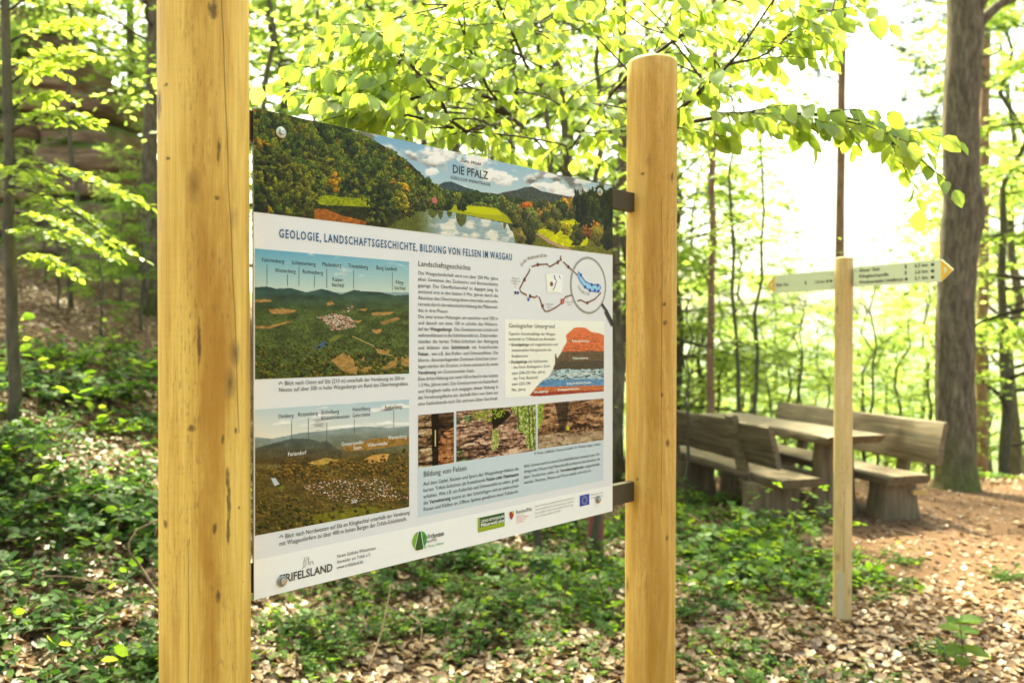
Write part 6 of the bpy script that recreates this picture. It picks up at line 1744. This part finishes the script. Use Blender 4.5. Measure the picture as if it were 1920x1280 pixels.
# a few hundred of the nearest dry leaves as single pieces
DL = []
for q in range(5):
    r = np.random.default_rng(600 + q); V = T_DRY[0] + r.normal(size=T_DRY[0].shape) * .05
    me = mesh_np("leaf", V, T_DRY[1]); me.materials.append(M['litter_single'] if 'litter_single' in M else M.setdefault('litter_single', hue_mat('litter', "dry_leaf_single", 1))); DL.append(me)
cand = []
while len(cand) < 290:
    px = rc.uniform(300, 1915); py = rc.uniform(1060, 1278); h_ = ground_hit(px, py)
    if h_ is None or h_[1] > 5.6: continue
    cand.append(h_)
cand = np.array(cand); n = len(cand); cand[:, 2] += rc.uniform(.022, .036, n); a = rc.uniform(0, 2 * pi, n)
axd = np.stack([np.cos(a), np.sin(a), rc.normal(size=n) * .2], -1); nod = np.array([0, 0, 1]) + rc.normal(size=(n, 3)) * .2
szd = rc.uniform(.04, .068, n)
for i in range(n): leaf_object(i, cand, axd, nod, szd, lit, DL)

# fallen sticks and dry stalks
def stick(pts, r0, label, group="fallen sticks", forks=()):
    root = None
    P = spline([np.array(p) for p in pts], 10); root = empty("stick", P[0], label, "stick", group)
    build("twig", *tube(P, list(np.linspace(r0, r0 * .5, 10)), 6, .08), M['drystick'], root)
    for f in forks:
        Q = spline([np.array(p) for p in f], 6); build("side_twig", *tube(Q, list(np.linspace(r0 * .7, r0 * .3, 6)), 5, .08), M['drystick'], root)
def gp(px, py, lift=.03):
    h_ = ground_hit(px, py); return np.array([h_[0], h_[1], h_[2] + lift])
a0 = gp(345, 1178, .02); Zk = a0[1]
stick([a0, at(300, 1120, Zk), at(262, 1060, Zk), at(240, 1030, Zk - .05), at(260, 990, Zk), at(330, 965, Zk + .05)], .007, "dry forked twig standing in the litter left of the front post", None, [[at(310, 1140, Zk), at(240, 1120, Zk - .1), at(160, 1085, Zk - .15), at(80, 1080, Zk - .2)]])
stick([gp(690, 1275), gp(715, 1230, .12), gp(728, 1185, .16), gp(732, 1160, .18)], .006, "curved pale stick sticking up from the litter under the board", None)
stick([gp(770, 1170, .04), gp(790, 1200, .06), gp(785, 1240, .04)], .006, "short pale stick lying under the board's middle", None)
stick([gp(1290, 1000, .15), gp(1340, 1030, .12), gp(1380, 1060, .05)], .006, "thin dry stick leaning in the bramble beside the rear post", None)
stick([gp(1655, 1000, .02), gp(1690, 1003, .03), gp(1722, 1010, .02)], .012, "short thick stick on the trodden path beyond the signpost", None)
stick([gp(1390, 1130, .03), gp(1410, 1165, .05), gp(1430, 1195, .03)], .006, "thin stick lying in the litter before the bramble", None)
stick([gp(85, 1180, .03), gp(110, 1210, .06), gp(130, 1240, .03)], .006, "short stick in the litter at the lower left corner", None)

# stump with a faded red mark seen through the gap under the board's right end
hb = at(1116, 1000, 5.7)
stump = empty("tree_stump", (hb[0], hb[1], float(H(hb[0], hb[1]))), "slim reddish brown stump with a red paint mark under the board's right end", "tree stump")
zb_ = float(H(hb[0], hb[1]))
build("trunk", *tube([(hb[0], hb[1], zb_ - .05), (hb[0] + .005, hb[1], zb_ + .2), (hb[0] + .01, hb[1], zb_ + .5)], [.07, .055, .05], 12, .06), M['log'], stump)
build("paint_mark", *tube([(hb[0] + .006, hb[1] - .002, zb_ + .18), (hb[0] + .008, hb[1] - .002, zb_ + .34)], [.0575, .0555], 12, .06, cap=False), plain("faded_red_paint", (.22, .05, .04), .8), stump)

# ---------------------------------------------------------------- thin summer haze over the valley
m = bpy.data.materials.new("haze"); m.use_nodes = True; nt = m.node_tree
for n_ in list(nt.nodes):
    if n_.type != 'OUTPUT_MATERIAL': nt.nodes.remove(n_)
pv = nt.nodes.new("ShaderNodeVolumePrincipled"); pv.inputs["Color"].default_value = (.93, .95, .97, 1); pv.inputs["Density"].default_value = 0.0002; pv.inputs["Anisotropy"].default_value = 0.35
nt.links.new(pv.outputs[0], [n_ for n_ in nt.nodes if n_.type == 'OUTPUT_MATERIAL'][0].inputs["Volume"])
V, F = box_uv(np.zeros(3), np.array([1., 0, 0]), np.array([0, 1., 0]), np.array([0, 0, 1.]), -3200, 3200, -600, 4700, -130, 48)
o = tag(build("haze", V, F, m, None, False), "pale haze hanging over the valley", "haze", None, "stuff")
